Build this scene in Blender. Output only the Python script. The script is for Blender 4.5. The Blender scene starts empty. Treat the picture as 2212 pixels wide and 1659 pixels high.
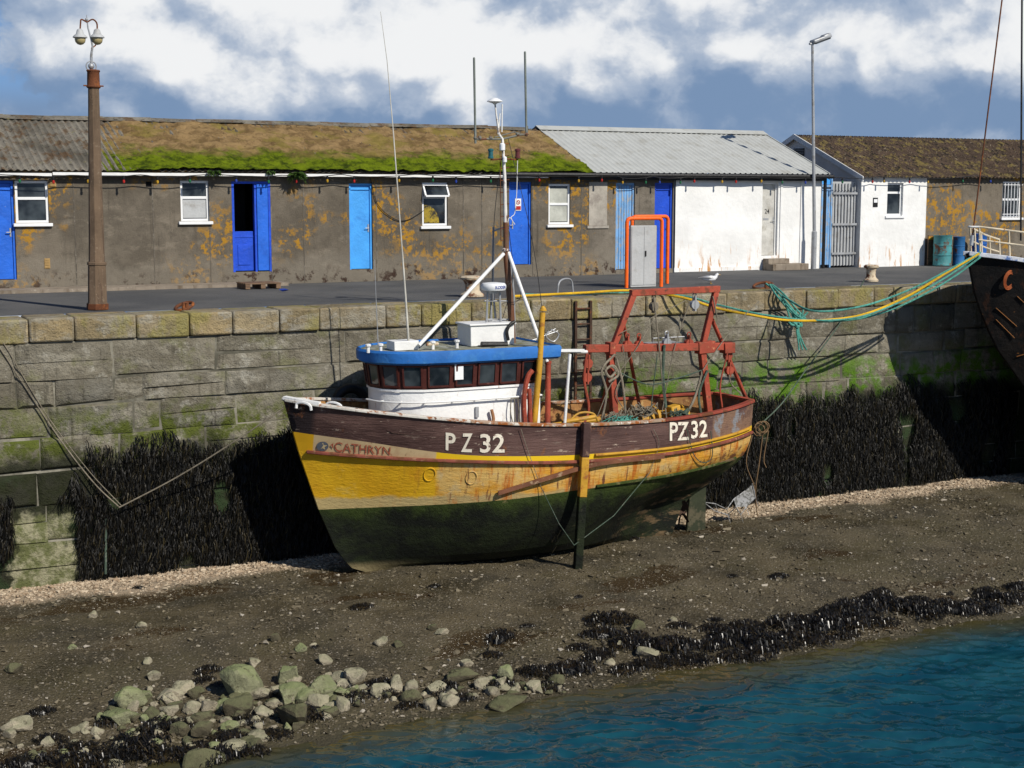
import bpy,bmesh,math,random
import numpy as np
from mathutils import Vector as V, Matrix, noise as mn
PI=math.pi; R=math.radians
rnd=random.Random(11)
S=bpy.context.scene; COL=S.collection
S.view_settings.view_transform='Standard'; S.view_settings.look='None'; S.view_settings.exposure=0
F=3200.;CX=1106.;CY=829.5;EYE=2.0
psi=math.atan(F/6194.); pit=math.atan(409.5/F)
fw=V((math.sin(psi)*math.cos(pit),math.cos(psi)*math.cos(pit),-math.sin(pit)))
rt=V((math.cos(psi),-math.sin(psi),0)); up=rt.cross(fw)
cam=bpy.data.objects.new('camera',bpy.data.cameras.new('camera')); COL.objects.link(cam)
mw=Matrix.Identity(4)
for i in range(3):
    mw[i][0]=rt[i]; mw[i][1]=up[i]; mw[i][2]=-fw[i]
mw[2][3]=EYE
cam.matrix_world=mw; cam.data.sensor_width=36; cam.data.lens=F/2212*36; cam.data.clip_end=5000; S.camera=cam
def ray(px,py): return fw*F+rt*(px-CX)+up*(CY-py)
def P(px,py,Y):
    d=ray(px,py); t=Y/d.y; return V((d.x*t,Y,EYE+d.z*t))
def PX(px,py,X):
    d=ray(px,py); t=X/d.x; return V((X,d.y*t,EYE+d.z*t))
def G(px,py,z):
    d=ray(px,py); t=(z-EYE)/d.z; return V((d.x*t,d.y*t,z))
def ip(pts,x): return float(np.interp(x,[a for a,b in pts],[b for a,b in pts]))
def ips(pts,x,d=.05): return sum(ip(pts,x+d*k) for k in (-1,-.5,0,.5,1))/5 if d<x<1-d else ip(pts,x)
def cl(x,a=0.,b=1.): return max(a,min(b,x))
def sm(x): x=cl(x); return x*x*(3-2*x)
# ---------------------------------------------------------------- mesh builder
class MB:
    def __init__(s): s.v=[];s.f=[];s.m=[];s.cur=0
    def add(s,vs,fs):
        o=len(s.v); s.v+=[V(a) for a in vs]
        for q in fs: s.f.append([o+i for i in q]); s.m.append(s.cur)
        return s
    def obox(s,c,a,b,d):
        c=V(c);a=V(a);b=V(b);d=V(d)
        vs=[c+a*i+b*j+d*k for i in(-1,1) for j in(-1,1) for k in(-1,1)]
        return s.add(vs,[(0,1,3,2),(4,6,7,5),(0,4,5,1),(2,3,7,6),(0,2,6,4),(1,5,7,3)])
    def box(s,x0,x1,y0,y1,z0,z1):
        return s.obox(((x0+x1)/2,(y0+y1)/2,(z0+z1)/2),((x1-x0)/2,0,0),(0,(y1-y0)/2,0),(0,0,(z1-z0)/2))
    def beam(s,a,b,w,h,u=(0,0,1)):
        a=V(a);b=V(b);d=(b-a); n=d.normalized(); sd=n.cross(V(u))
        if sd.length<.05: sd=n.cross(V((0,1,0)))
        sd.normalize(); uu=sd.cross(n)
        return s.obox((a+b)/2,d/2,sd*w/2,uu*h/2)
    def tube(s,pts,r,n=8,cap=True):
        pts=[V(p) for p in pts]; m=len(pts)
        rr=r if isinstance(r,(list,tuple)) else [r]*m
        o=len(s.v); u=None
        for i,p in enumerate(pts):
            t=(pts[min(i+1,m-1)]-pts[max(i-1,0)]).normalized()
            if u is None:
                u=t.cross(V((0,0,1)))
                if u.length<.1: u=t.cross(V((1,0,0)))
            u=(u-t*u.dot(t)).normalized(); w=t.cross(u)
            for k in range(n):
                a=2*PI*k/n; s.v.append(p+(u*math.cos(a)+w*math.sin(a))*rr[i])
        for i in range(m-1):
            for k in range(n):
                k2=(k+1)%n; s.f.append([o+i*n+k,o+i*n+k2,o+(i+1)*n+k2,o+(i+1)*n+k]); s.m.append(s.cur)
        if cap:
            s.f.append([o+k for k in range(n)]); s.m.append(s.cur)
            s.f.append([o+(m-1)*n+k for k in range(n)]); s.m.append(s.cur)
        return s
    def lathe(s,c,prof,n=16,ax=None,ph=0):
        c=V(c); q=Matrix.Identity(3) if ax is None else V((0,0,1)).rotation_difference(V(ax)).to_matrix()
        o=len(s.v)
        for r,z in prof:
            for k in range(n):
                a=2*PI*(k+ph)/n; s.v.append(c+q@V((r*math.cos(a),r*math.sin(a),z)))
        for i in range(len(prof)-1):
            for k in range(n):
                k2=(k+1)%n; s.f.append([o+i*n+k,o+i*n+k2,o+(i+1)*n+k2,o+(i+1)*n+k]); s.m.append(s.cur)
        s.f.append([o+k for k in range(n)]); s.m.append(s.cur)
        s.f.append([o+(len(prof)-1)*n+k for k in range(n)]); s.m.append(s.cur)
        return s
    def ball(s,c,r,n=12,sc=(1,1,1)):
        o=len(s.v); m=max(4,n//2)
        s.lathe((0,0,0),[(max(.001,math.sin(PI*i/m))*r,-math.cos(PI*i/m)*r) for i in range(m+1)],n)
        for i in range(o,len(s.v)):
            s.v[i]=V(c)+V((s.v[i].x*sc[0],s.v[i].y*sc[1],s.v[i].z*sc[2]))
        return s
    def prism(s,pts,d):
        pts=[V(p) for p in pts]; n=len(pts); d=V(d)
        return s.add(pts+[p+d for p in pts],[tuple(range(n)),tuple(range(2*n-1,n-1,-1))]+[(i,(i+1)%n,n+(i+1)%n,n+i) for i in range(n)])
    def loft(s,rings,closed=False):
        n=len(rings[0]); o=len(s.v)
        for r in rings: s.v+=[V(a) for a in r]
        for i in range(len(rings)-1):
            for k in range(n if closed else n-1):
                k2=(k+1)%n; s.f.append([o+i*n+k,o+i*n+k2,o+(i+1)*n+k2,o+(i+1)*n+k]); s.m.append(s.cur)
        return s
    def rail(s,pts,w,h):
        rings=[];pts=[V(p) for p in pts];m=len(pts)
        for i,p in enumerate(pts):
            t=pts[min(i+1,m-1)]-pts[max(i-1,0)]; t.z=0; t.normalize(); sd=V((t.y,-t.x,0))
            rings.append([p+sd*w/2-V((0,0,h/2)),p+sd*w/2+V((0,0,h/2)),p-sd*w/2+V((0,0,h/2)),p-sd*w/2-V((0,0,h/2))])
        s.loft(rings,True); o=len(s.v)-4
        s.f.append([o,o+1,o+2,o+3]); s.m.append(s.cur); o-=4*(m-1); s.f.append([o,o+1,o+2,o+3]); s.m.append(s.cur)
        return s
def mkmesh(name,mb,mats,off,smooth=True,recalc=True):
    me=bpy.data.meshes.new(name); me.from_pydata([tuple(v-off) for v in mb.v],[],mb.f)
    for m in (mats if isinstance(mats,(list,tuple)) else [mats]): me.materials.append(m)
    me.polygons.foreach_set('material_index',mb.m)
    if recalc:
        bm=bmesh.new(); bm.from_mesh(me); bmesh.ops.recalc_face_normals(bm,faces=bm.faces); bm.to_mesh(me); bm.free()
    if smooth:
        me.shade_smooth(); me.set_sharp_from_angle(angle=R(38))
    me.update(); return me
def bevel(o,w):
    if w:
        b=o.modifiers.new('bevel','BEVEL'); b.width=w; b.segments=2; b.limit_method='ANGLE'; b.angle_limit=R(40)
def thing(name,label,cat,loc,group=None):
    o=bpy.data.objects.new(name,None); COL.objects.link(o); o.location=loc; o.empty_display_size=.2
    o['label']=label; o['category']=cat
    if group: o['group']=group
    return o
def part(name,mb,mat,parent,smooth=True,bev=0,label=None,kind=None):
    r=parent
    while r.parent: r=r.parent
    o=bpy.data.objects.new(name,mkmesh(name,mb,mat,V(r.location),smooth)); COL.objects.link(o); o.parent=parent
    bevel(o,bev)
    if label:o['label']=label
    if kind:o['kind']=kind
    return o
def solo(name,mb,mat,label,cat,group=None,kind=None,smooth=True,bev=0,recalc=True):
    a=np.array([tuple(v) for v in mb.v]); off=V(((a[:,0].min()+a[:,0].max())/2,(a[:,1].min()+a[:,1].max())/2,a[:,2].min()))
    o=bpy.data.objects.new(name,mkmesh(name,mb,mat,off,smooth,recalc)); COL.objects.link(o); o.location=off
    if label:o['label']=label
    if cat:o['category']=cat
    if group:o['group']=group
    if kind:o['kind']=kind
    bevel(o,bev); return o
def struct(name,mb,mat,smooth=True,recalc=True):
    return solo(name,mb,mat,None,None,None,'structure',smooth,0,recalc)
def crv(pts,n=8):
    pts=[V(p) for p in pts]; out=[]
    q=[pts[0]*2-pts[1]]+pts+[pts[-1]*2-pts[-2]]
    for i in range(1,len(q)-2):
        for k in range(n):
            t=k/n; a,b,c,d=q[i-1],q[i],q[i+1],q[i+2]
            out.append(.5*((2*b)+(c-a)*t+(2*a-5*b+4*c-d)*t*t+(3*b-a-3*c+d)*t**3))
    out.append(pts[-1]); return out
# ---------------------------------------------------------------- materials
class Mt:
    def __init__(s,name,rough=.8,spec=.3,metal=0):
        s.m=bpy.data.materials.new(name); s.m.use_nodes=True; s.t=s.m.node_tree; s.b=s.t.nodes['Principled BSDF']
        s.b.inputs['Roughness'].default_value=rough; s.b.inputs['Specular IOR Level'].default_value=spec; s.b.inputs['Metallic'].default_value=metal
        g=s.N('ShaderNodeNewGeometry'); s.pos=g.outputs['Position']; s.isl=g.outputs['Random Per Island']; s.nrm=g.outputs['Normal']
        s.obj=s.N('ShaderNodeTexCoord').outputs['Object']
    def N(s,t): return s.t.nodes.new(t)
    def put(s,i,v):
        if isinstance(v,bpy.types.NodeSocket): s.t.links.new(v,i)
        elif isinstance(v,(tuple,list)) and len(v)==3 and i.type=='RGBA': i.default_value=(*v,1)
        elif i.type=='RGBA': i.default_value=(v,v,v,1)
        else: i.default_value=v
    def vec(s,v,st):
        n=s.N('ShaderNodeVectorMath'); n.operation='MULTIPLY'; s.put(n.inputs[0],v); n.inputs[1].default_value=st; return n.outputs[0]
    def noise(s,sc,det=6,ro=.6,st=None,v=None,dist=0):
        n=s.N('ShaderNodeTexNoise'); v=v or s.pos
        if st: v=s.vec(v,st)
        s.put(n.inputs['Vector'],v); n.inputs['Scale'].default_value=sc; n.inputs['Detail'].default_value=min(det,6); n.inputs['Roughness'].default_value=ro; n.inputs['Distortion'].default_value=dist
        return n.outputs['Fac']
    def vor(s,sc,out='Distance',feat='F1',v=None):
        n=s.N('ShaderNodeTexVoronoi'); n.feature=feat; s.put(n.inputs['Vector'],v or s.pos); n.inputs['Scale'].default_value=sc; return n.outputs[out]
    def th(s,x,a,b,lo=0.,hi=1.):
        n=s.N('ShaderNodeMapRange'); n.interpolation_type='SMOOTHSTEP'; s.put(n.inputs[0],x)
        if a>b: a,b,lo,hi=b,a,hi,lo
        n.inputs[1].default_value=a;n.inputs[2].default_value=b;n.inputs[3].default_value=lo;n.inputs[4].default_value=hi; return n.outputs[0]
    def mth(s,op,a,b=0.,c=False):
        n=s.N('ShaderNodeMath'); n.operation=op; s.put(n.inputs[0],a); s.put(n.inputs[1],b); n.use_clamp=c; return n.outputs[0]
    def mix(s,f,a,b,mode='MIX'):
        n=s.N('ShaderNodeMix'); n.data_type='RGBA'; n.blend_type=mode; s.put(n.inputs[0],f); s.put(n.inputs[6],a); s.put(n.inputs[7],b); return n.outputs[2]
    def ramp(s,x,stops):
        n=s.N('ShaderNodeValToRGB'); e=n.color_ramp.elements
        while len(e)<len(stops): e.new(.5)
        for k,(p,c) in zip(e,stops): k.position=p; k.color=(*c,1)
        s.put(n.inputs[0],x); return n.outputs[0]
    def xyz(s,v=None):
        n=s.N('ShaderNodeSeparateXYZ'); s.put(n.inputs[0],v or s.pos); return n.outputs
    def bump(s,h,dist,stren=1.):
        n=s.N('ShaderNodeBump'); n.inputs['Distance'].default_value=dist; n.inputs['Strength'].default_value=stren; s.put(n.inputs['Height'],h); s.put(s.b.inputs['Normal'],n.outputs[0])
    def done(s,c,r=None):
        s.put(s.b.inputs['Base Color'],c)
        if r is not None: s.put(s.b.inputs['Roughness'],r)
        return s.m
def mul(c,k): return tuple(a*k for a in c)
def mat(name,base,layers=(),var=.2,rough=.7,spec=.3,metal=0,bump=(12,.01),vs=2.5,st=None):
    m=Mt(name,rough,spec,metal)
    c=m.mix(m.th(m.noise(vs,st=st),.3,.7),mul(base,1-var),mul(base,1+var))
    for L in layers:
        col,sc,lo,hi=L[:4]; lst=L[4] if len(L)>4 else None; am=L[5] if len(L)>5 else 1.
        c=m.mix(m.th(m.noise(sc,8,.65,st=lst),lo,hi,0,am),c,col)
    if bump: m.bump(m.noise(bump[0],4,.65),bump[1])
    return m.done(c)
RUST=(.13,.045,.018);RUSTO=(.28,.09,.02)
m_black=mat('black_paint',(.012,.012,.013),rough=.5)
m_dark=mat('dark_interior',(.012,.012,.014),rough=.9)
m_white=mat('white_paint',(.72,.72,.70),[((.45,.4,.32),3,.62,.8),(RUSTO,5,.72,.8,(3,3,.6),.7)],.06,.5)
m_wpvc=mat('white_plastic',(.75,.76,.76),var=.04,rough=.35,bump=None)
m_rust=mat('rusty_iron',RUST,[(RUSTO,6,.5,.7),((.04,.02,.015),9,.58,.7)],.3,.85,bump=(30,.01))
m_red=mat('red_oxide_steel',(.33,.06,.032),[((.17,.05,.025),5,.48,.64),((.5,.2,.1),11,.6,.72),((.06,.03,.02),7,.62,.7)],.25,.7,bump=(25,.008))
m_galv=mat('galvanised_steel',(.36,.37,.38),[((.25,.24,.22),6,.5,.7)],.12,.45,.5,.3,bump=None)
m_grey=mat('grey_paint',(.4,.41,.41),[((.3,.29,.27),3,.55,.75)],.08,.55)
m_orange=mat('orange_paint',(.85,.13,.012),[((.7,.09,.015),4,.55,.7)],.08,.45)
m_blue=mat('blue_door_paint',(.012,.07,.53),[((.01,.05,.33),3,.5,.75),((.2,.25,.4),14,.68,.76)],.12,.5)
m_blue2=mat('azure_door_paint',(.016,.12,.58),[((.01,.08,.42),3,.5,.75),((.2,.25,.4),14,.66,.76)],.12,.5)
m_lblue=mat('light_blue_door_paint',(.06,.33,.78),[((.04,.22,.6),2,.5,.75),((.3,.4,.5),12,.68,.76)],.1,.45)
m_pblue=mat('peeling_pale_blue_paint',(.16,.34,.6),[((.33,.33,.32),9,.5,.62,(2,2,.5)),((.12,.09,.06),14,.62,.7)],.15,.7)
m_roofblue=mat('boat_roof_blue_paint',(.022,.13,.40),[((.04,.17,.42),4,.5,.7),((.15,.16,.18),12,.64,.72)],.15,.65,.2)
m_teal=mat('teal_rope_fibre',(.10,.36,.29),[((.05,.18,.15),20,.45,.65)],.25,.9,bump=(90,.02))
m_yrope=mat('yellow_rope_fibre',(.72,.44,.02),[((.5,.28,.04),20,.5,.7)],.2,.9,bump=(90,.02))
m_rope=mat('weathered_rope_fibre',(.22,.19,.14),[((.08,.07,.05),20,.5,.7)],.25,.9,bump=(90,.01))
m_net=mat('green_net_twine',(.06,.09,.065),[((.16,.16,.13),20,.5,.7)],.3,.9)
m_yel=mat('ochre_paint',(.5,.27,.025),[(RUSTO,6,.52,.68),((.3,.2,.08),3,.55,.7)],.15,.6)
m_wood=mat('weathered_wood',(.16,.1,.06),[((.07,.045,.03),4,.5,.7,(1,1,8))],.3,.8)
m_brownp=mat('brown_window_paint',(.06,.014,.01),[((.12,.05,.04),8,.6,.7)],.2,.5)
m_conc=mat('concrete',(.24,.2,.155),[((.12,.09,.06),3,.5,.7,(2,2,.4)),((.36,.32,.26),14,.58,.7)],.15,.9,bump=(40,.01))
m_lpost=mat('brown_concrete_post',(.14,.095,.06),[((.07,.045,.03),3,.5,.7,(3,3,.3)),((.22,.17,.12),20,.58,.7)],.2,.9,bump=(60,.012))
g=Mt('window_glass',.06,.6); m_glass=g.done(g.mix(g.th(g.noise(1.5,3),.4,.65),(.008,.01,.012),(.05,.06,.065)))
g=Mt('glass_cover',.15,.5); m_lamp=g.done((.38,.31,.15))
def flat(name,c,r=.5): 
    q=Mt(name,r); return q.done(q.mix(q.th(q.noise(20),.4,.6),mul(c,.88),c))
m_sred=flat('red_plastic',(.4,.02,.015));m_sgreen=flat('green_plastic',(.015,.13,.05));m_syel=flat('yellow_plastic',(.45,.26,.02));m_sblue=flat('blue_plastic',(.02,.05,.3))
m_wtext=mat('white_lettering_paint',(.72,.66,.54),[((.12,.06,.05),16,.58,.64)],.1,.6,bump=None)
m_ntext=mat('faded_red_lettering_paint',(.30,.075,.04),[((.42,.30,.18),14,.56,.64)],.15,.6,bump=None)
Yq=25.03;Yb=32.27;ZW=-5.0
def wallmat(name,base,white=False):
    m=Mt(name,.92,.15)
    z=m.xyz()[2]
    c=m.mix(m.th(m.noise(.7,8,.65),.35,.65),mul(base,.75),mul(base,1.25))
    c=m.mix(m.th(m.noise(5,8,.7),.5,.75,0,.6),c,mul(base,.5))
    c=m.mix(m.th(m.noise(1.6,8,.7,st=(1,1,2)),.55,.7,0,.55),c,mul(base,1.7))
    c=m.mix(m.th(m.noise(3,6,.7,st=(2,2,.15)),.55,.75,0,.65),c,mul(base,.42))
    lich=m.mth('MULTIPLY',m.th(m.noise(.5,3),.48,.58),m.th(m.noise(6,10,.75),.5,.57))
    c=m.mix(lich,c,(.38,.2,.025))
    low=m.mth('ADD',z,m.mth('MULTIPLY',m.noise(1.2,6),1.1))
    c=m.mix(m.th(low,1.25,.95,0,.5),c,(.22,.195,.155))
    c=m.mix(m.mth('MULTIPLY',m.th(low,.95,.6),m.th(m.noise(4,8,.7),.5,.6)),c,(.05,.03,.022))
    m.bump(m.mth('ADD',m.noise(60,4,.7),m.noise(6,6,.6)),.02)
    return m.done(c)
m_render=wallmat('stained_brown_render',(.15,.128,.098))
m_render2=wallmat('stained_grey_render',(.17,.148,.118))
def whitewall():
    m=Mt('whitewashed_render',.85,.2); z=m.xyz()[2]
    c=m.mix(m.th(m.noise(1.2,8,.6),.35,.65),(.7,.7,.68),(.8,.8,.78))
    low=m.mth('ADD',z,m.mth('MULTIPLY',m.noise(2.5,6),.9))
    c=m.mix(m.mth('MULTIPLY',m.th(low,1.25,.55),m.th(m.noise(5,8,.7,st=(2,2,.25)),.54,.64)),c,(.5,.25,.08))
    c=m.mix(m.th(m.noise(9,8,.7),.68,.75,0,.6),c,(.35,.3,.25))
    m.bump(m.noise(8,5,.55),.012); return m.done(c)
m_whitew=whitewall()
# ---------------------------------------------------------------- world & sun
def world():
    w=bpy.data.worlds.new('World'); S.world=w; w.use_nodes=True; t=w.node_tree; bg=t.nodes['Background']; L=t.links.new
    try: w.cycles.sampling_method='MANUAL'; w.cycles.sample_map_resolution=256
    except Exception: pass
    def N(k): return t.nodes.new(k)
    SK=bpy.types.NodeSocket
    def mth(op,a,b=0.,c=False):
        n=N('ShaderNodeMath'); n.operation=op; n.use_clamp=c
        for i,x in enumerate((a,b)):
            if isinstance(x,SK): L(x,n.inputs[i])
            else: n.inputs[i].default_value=x
        return n.outputs[0]
    def vm(op,a,b,out=0):
        n=N('ShaderNodeVectorMath'); n.operation=op
        for i,x in enumerate((a,b)):
            if isinstance(x,SK): L(x,n.inputs[i])
            else: n.inputs[i].default_value=x
        return n.outputs['Value'] if op=='DOT_PRODUCT' else n.outputs[0]
    def th(x,a,b,lo=0.,hi=1.):
        n=N('ShaderNodeMapRange'); n.interpolation_type='SMOOTHSTEP'; L(x,n.inputs[0])
        if a>b:a,b,lo,hi=b,a,hi,lo
        for i,q in enumerate((a,b,lo,hi)): n.inputs[i+1].default_value=q
        return n.outputs[0]
    def mix(f,a,b):
        n=N('ShaderNodeMix'); n.data_type='RGBA'
        for i,x in ((0,f),(6,a),(7,b)):
            if isinstance(x,SK): L(x,n.inputs[i])
            elif isinstance(x,tuple): n.inputs[i].default_value=(*x,1)
            else: n.inputs[i].default_value=x
        return n.outputs[2]
    def noise(v,sc,det=6,ro=.55,out='Fac'):
        n=N('ShaderNodeTexNoise');L(v,n.inputs['Vector']);n.inputs['Scale'].default_value=sc;n.inputs['Detail'].default_value=det;n.inputs['Roughness'].default_value=ro
        return n.outputs[out]
    def vor(v,sc):
        n=N('ShaderNodeTexVoronoi'); n.feature='F1'; L(v,n.inputs['Vector']); n.inputs['Scale'].default_value=sc
        return n.outputs['Distance']
    tc=N('ShaderNodeTexCoord').outputs['Generated']
    sp=N('ShaderNodeSeparateXYZ'); L(tc,sp.inputs[0]); el=sp.outputs[2]
    def dens(off):
        v=vm('MULTIPLY',vm('ADD',tc,off),(1,1,1.3))
        w=vm('ADD',v,vm('MULTIPLY',vm('SUBTRACT',noise(v,12,5,.6,'Color'),(.5,.5,.5)),(.06,.06,.06)))
        a=noise(w,5.5,7,.55)
        d=mth('ADD',a,mth('MULTIPLY',mth('SUBTRACT',.45,vor(w,11)),.26))
        return mth('ADD',d,mth('MULTIPLY',mth('SUBTRACT',.45,vor(w,28)),.12))
    o0=V((.37,.12,.02)); o1=o0+rt*.010+V((0,0,.018))
    n1=dens(tuple(o0)); n2=dens(tuple(o1))
    big=noise(vm('MULTIPLY',vm('ADD',tc,(1.7,.4,.2)),(1,1,1.7)),4.6,2,.5)
    xr=vm('DOT_PRODUCT',tc,tuple(rt))
    lit=mth('ADD',mth('MULTIPLY',mth('SUBTRACT',n1,n2),2.9),.47)
    lit=mth('ADD',lit,mth('MULTIPLY',mth('SUBTRACT',n1,.52),.8))
    lit=mth('ADD',lit,mth('MULTIPLY',mth('SUBTRACT',big,.5),1.1))
    lit=mth('ADD',lit,th(el,.045,.095,-.46,.12))
    lit=th(lit,-.2,1.08)
    cloud=mix(th(lit,0.,.5),(1.9,2.9,4.6),(3.9,4.7,6.0))
    cloud=mix(th(lit,.40,.95),cloud,(8.8,8.9,9.0))
    sky=N('ShaderNodeTexSky'); sky.sky_type='NISHITA'; sky.sun_disc=False; sky.sun_elevation=R(40); sky.sun_rotation=R(162); sky.air_density=1.; sky.dust_density=.6
    hs=mth('ADD',mth('ADD',n1,mth('MULTIPLY',big,.5)),th(xr,-.28,-.02,-.045,.09))
    hole=th(hs,.60,.67)
    hole=mth('MAXIMUM',hole,th(el,.075,.05))
    blue=mix(th(el,.0,.14),(2.4,3.9,6.2),(1.5,3.2,6.2))
    band=mix(hole,blue,cloud)
    sk=vm('MULTIPLY',sky.outputs[0],(.36,.52,.74))
    fin=mix(th(el,.15,.27),band,sk)
    L(fin,bg.inputs[0]); bg.inputs[1].default_value=.1
world()
sd=V((-.31*math.cos(R(40)),.951*math.cos(R(40)),-math.sin(R(40))))
sun=bpy.data.objects.new('sun',bpy.data.lights.new('sun','SUN')); COL.objects.link(sun)
sun.data.energy=4.9; sun.data.angle=R(.5); sun.data.color=(1,.94,.84); sun.rotation_euler=sd.to_track_quat('-Z','Y').to_euler(); sun.location=(0,0,30)
# ---------------------------------------------------------------- terrain
def zt(x,y):
    w=(y-17.6)
    z=ZW+.52*(min(1,w/4.2)**.85) if w>0 else ZW+w*.16
    a=1 if y>15 else .3
    return z+a*(.055*mn.noise(V((x*.55,y*.8,0)))+.032*mn.noise(V((x*2,y*2.6,3)))+.015*mn.noise(V((x*7,y*7,5))))
def onmud(px,py):
    z=-4.7
    for _ in range(6):
        p=G(px,py,z); z=zt(p.x,p.y)
    return V((p.x,p.y,z))
def grid(xs,ys,fz):
    mb=MB(); nx=len(xs)
    mb.v=[V((x,y,fz(x,y))) for y in ys for x in xs]
    mb.f=[[j*nx+i,j*nx+i+1,(j+1)*nx+i+1,(j+1)*nx+i] for j in range(len(ys)-1) for i in range(nx-1)]
    mb.m=[0]*len(mb.f); return mb
xs=[-400,-150,-60,-20,-8,-2]+list(np.arange(0,27,.11))+[28,32,38,60,150,400]
ys=[-400,-100,-20,0,6,10,13]+list(np.arange(14.6,25.3,.11))
def mudmat():
    m=Mt('wet_harbour_mud',.6,.4); x,y,z=m.xyz()
    c=m.mix(m.th(m.noise(.9,8,.65),.35,.65),(.042,.034,.017),(.105,.084,.046))
    c=m.mix(m.th(m.noise(14,8,.7),.5,.7,0,.7),c,(.14,.115,.072))
    c=m.mix(m.th(m.noise(.5,5,.6,st=(.6,1,1)),.52,.62,0,.6),c,(.075,.062,.028))
    wet=m.th(m.noise(.7,5,.6,st=(.45,1,1)),.57,.63)
    c=m.mix(m.mth('MULTIPLY',wet,.75),c,(.045,.026,.01))
    yy=m.mth('ADD',y,m.mth('MULTIPLY',m.noise(.8,5),1.6))
    c=m.mix(m.th(yy,24.65,25.0),c,(.36,.28,.19))
    v=m.vor(26,'Color'); sp=m.xyz(v)
    peb=m.mth('MULTIPLY',m.th(sp[0],.72,.78),m.th(m.vor(26),.42,.3))
    c=m.mix(peb,c,m.mix(sp[1],(.1,.085,.06),(.3,.26,.2)))
    c=m.mix(m.th(z,ZW+.06,ZW-.02),c,(.045,.038,.018))
    m.bump(m.mth('ADD',m.mth('MULTIPLY',m.vor(26),-.5),m.noise(30,6,.7)),.04)
    rg_=m.mth('MULTIPLY',m.th(m.noise(.7,6,.6),.38,.6,.4,.85),m.mth('SUBTRACT',1.,m.mth('MULTIPLY',wet,.8)))
    return m.done(c,rg_)
struct('harbour_bed',grid(xs,ys,zt),mudmat(),recalc=False)
def rockpts(n,seed,sub=False):
    r=random.Random(seed); bm=bmesh.new()
    for _ in range(n):
        d=V((r.gauss(0,1),r.gauss(0,1),r.gauss(0,1))).normalized()*r.uniform(.8,1.)
        bm.verts.new(d)
    o=bmesh.ops.convex_hull(bm,input=bm.verts)
    bmesh.ops.delete(bm,geom=[e for e in o['geom_interior'] if isinstance(e,bmesh.types.BMVert)],context='VERTS')
    if sub:
        bmesh.ops.subdivide_edges(bm,edges=bm.edges[:],cuts=3,use_grid_fill=True)
        bmesh.ops.triangulate(bm,faces=bm.faces[:])
        for _ in range(2): bmesh.ops.smooth_vert(bm,verts=bm.verts[:],factor=.35,use_axis_x=True,use_axis_y=True,use_axis_z=True)
        off=V((seed*3.1,seed*1.7,0))
        for v in bm.verts:
            v.co*=1.08+.13*mn.noise(v.co*1.9+off)+.07*mn.noise(v.co*5+off)
    bm.verts.index_update()
    vs=[v.co.copy() for v in bm.verts]; fs=[[v.index for v in f.verts] for f in bm.faces]; bm.free(); return vs,fs
pebs=[rockpts(8,i) for i in range(12)]
gm=Mt('gravel_stone',.8,.3); yy=gm.mth('ADD',gm.xyz()[1],gm.mth('MULTIPLY',gm.noise(.8,5),1.6))
gc=gm.ramp(gm.isl,[(0,(.05,.04,.024)),(.55,(.12,.098,.062)),(.88,(.22,.185,.125)),(1,(.5,.45,.37))])
gc=gm.mix(gm.th(yy,24.5,25.0),gm.mix(.3,gc,(.06,.048,.025)),gm.mix(gm.isl,(.27,.19,.12),(.52,.43,.31)))
gm.bump(gm.noise(60,4),.005); m_grav=gm.done(gc)
def gravel():
    mb=MB(); V_=[];F_=[]
    for i in range(44000):
        r=rnd.random()
        x=rnd.uniform(1,26); y=rnd.uniform(17.4,25)
        if r<.36: y=25-abs(rnd.gauss(0,.55))
        elif r<.56: y=17.6+abs(rnd.gauss(0,1.2))
        d=mn.noise(V((x*.6,y*.9,9)))
        if r>.56 and d<rnd.uniform(-.5,.5): continue
        s=.012+abs(rnd.gauss(0,.016))+(.035*rnd.random() if rnd.random()<.07 else 0)
        vs,fs=pebs[i%12]; a=rnd.uniform(0,6.28); ca,sa=math.cos(a)*s,math.sin(a)*s; fl=rnd.uniform(.4,.8); k=rnd.uniform(.7,1.5)
        z=zt(x,y)+s*.2; o=len(V_)
        V_+=[V((x+(v.x*ca-v.y*sa)*k,y+v.x*sa+v.y*ca,z+v.z*s*fl)) for v in vs]
        F_+=[[o+j for j in q] for q in fs]
    mb.v=V_;mb.f=F_;mb.m=[0]*len(F_)
    solo('gravel',mb,m_grav,'pale and brown gravel strewn over the harbour mud','gravel',kind='stuff',smooth=False,recalc=False)
gravel()
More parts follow.
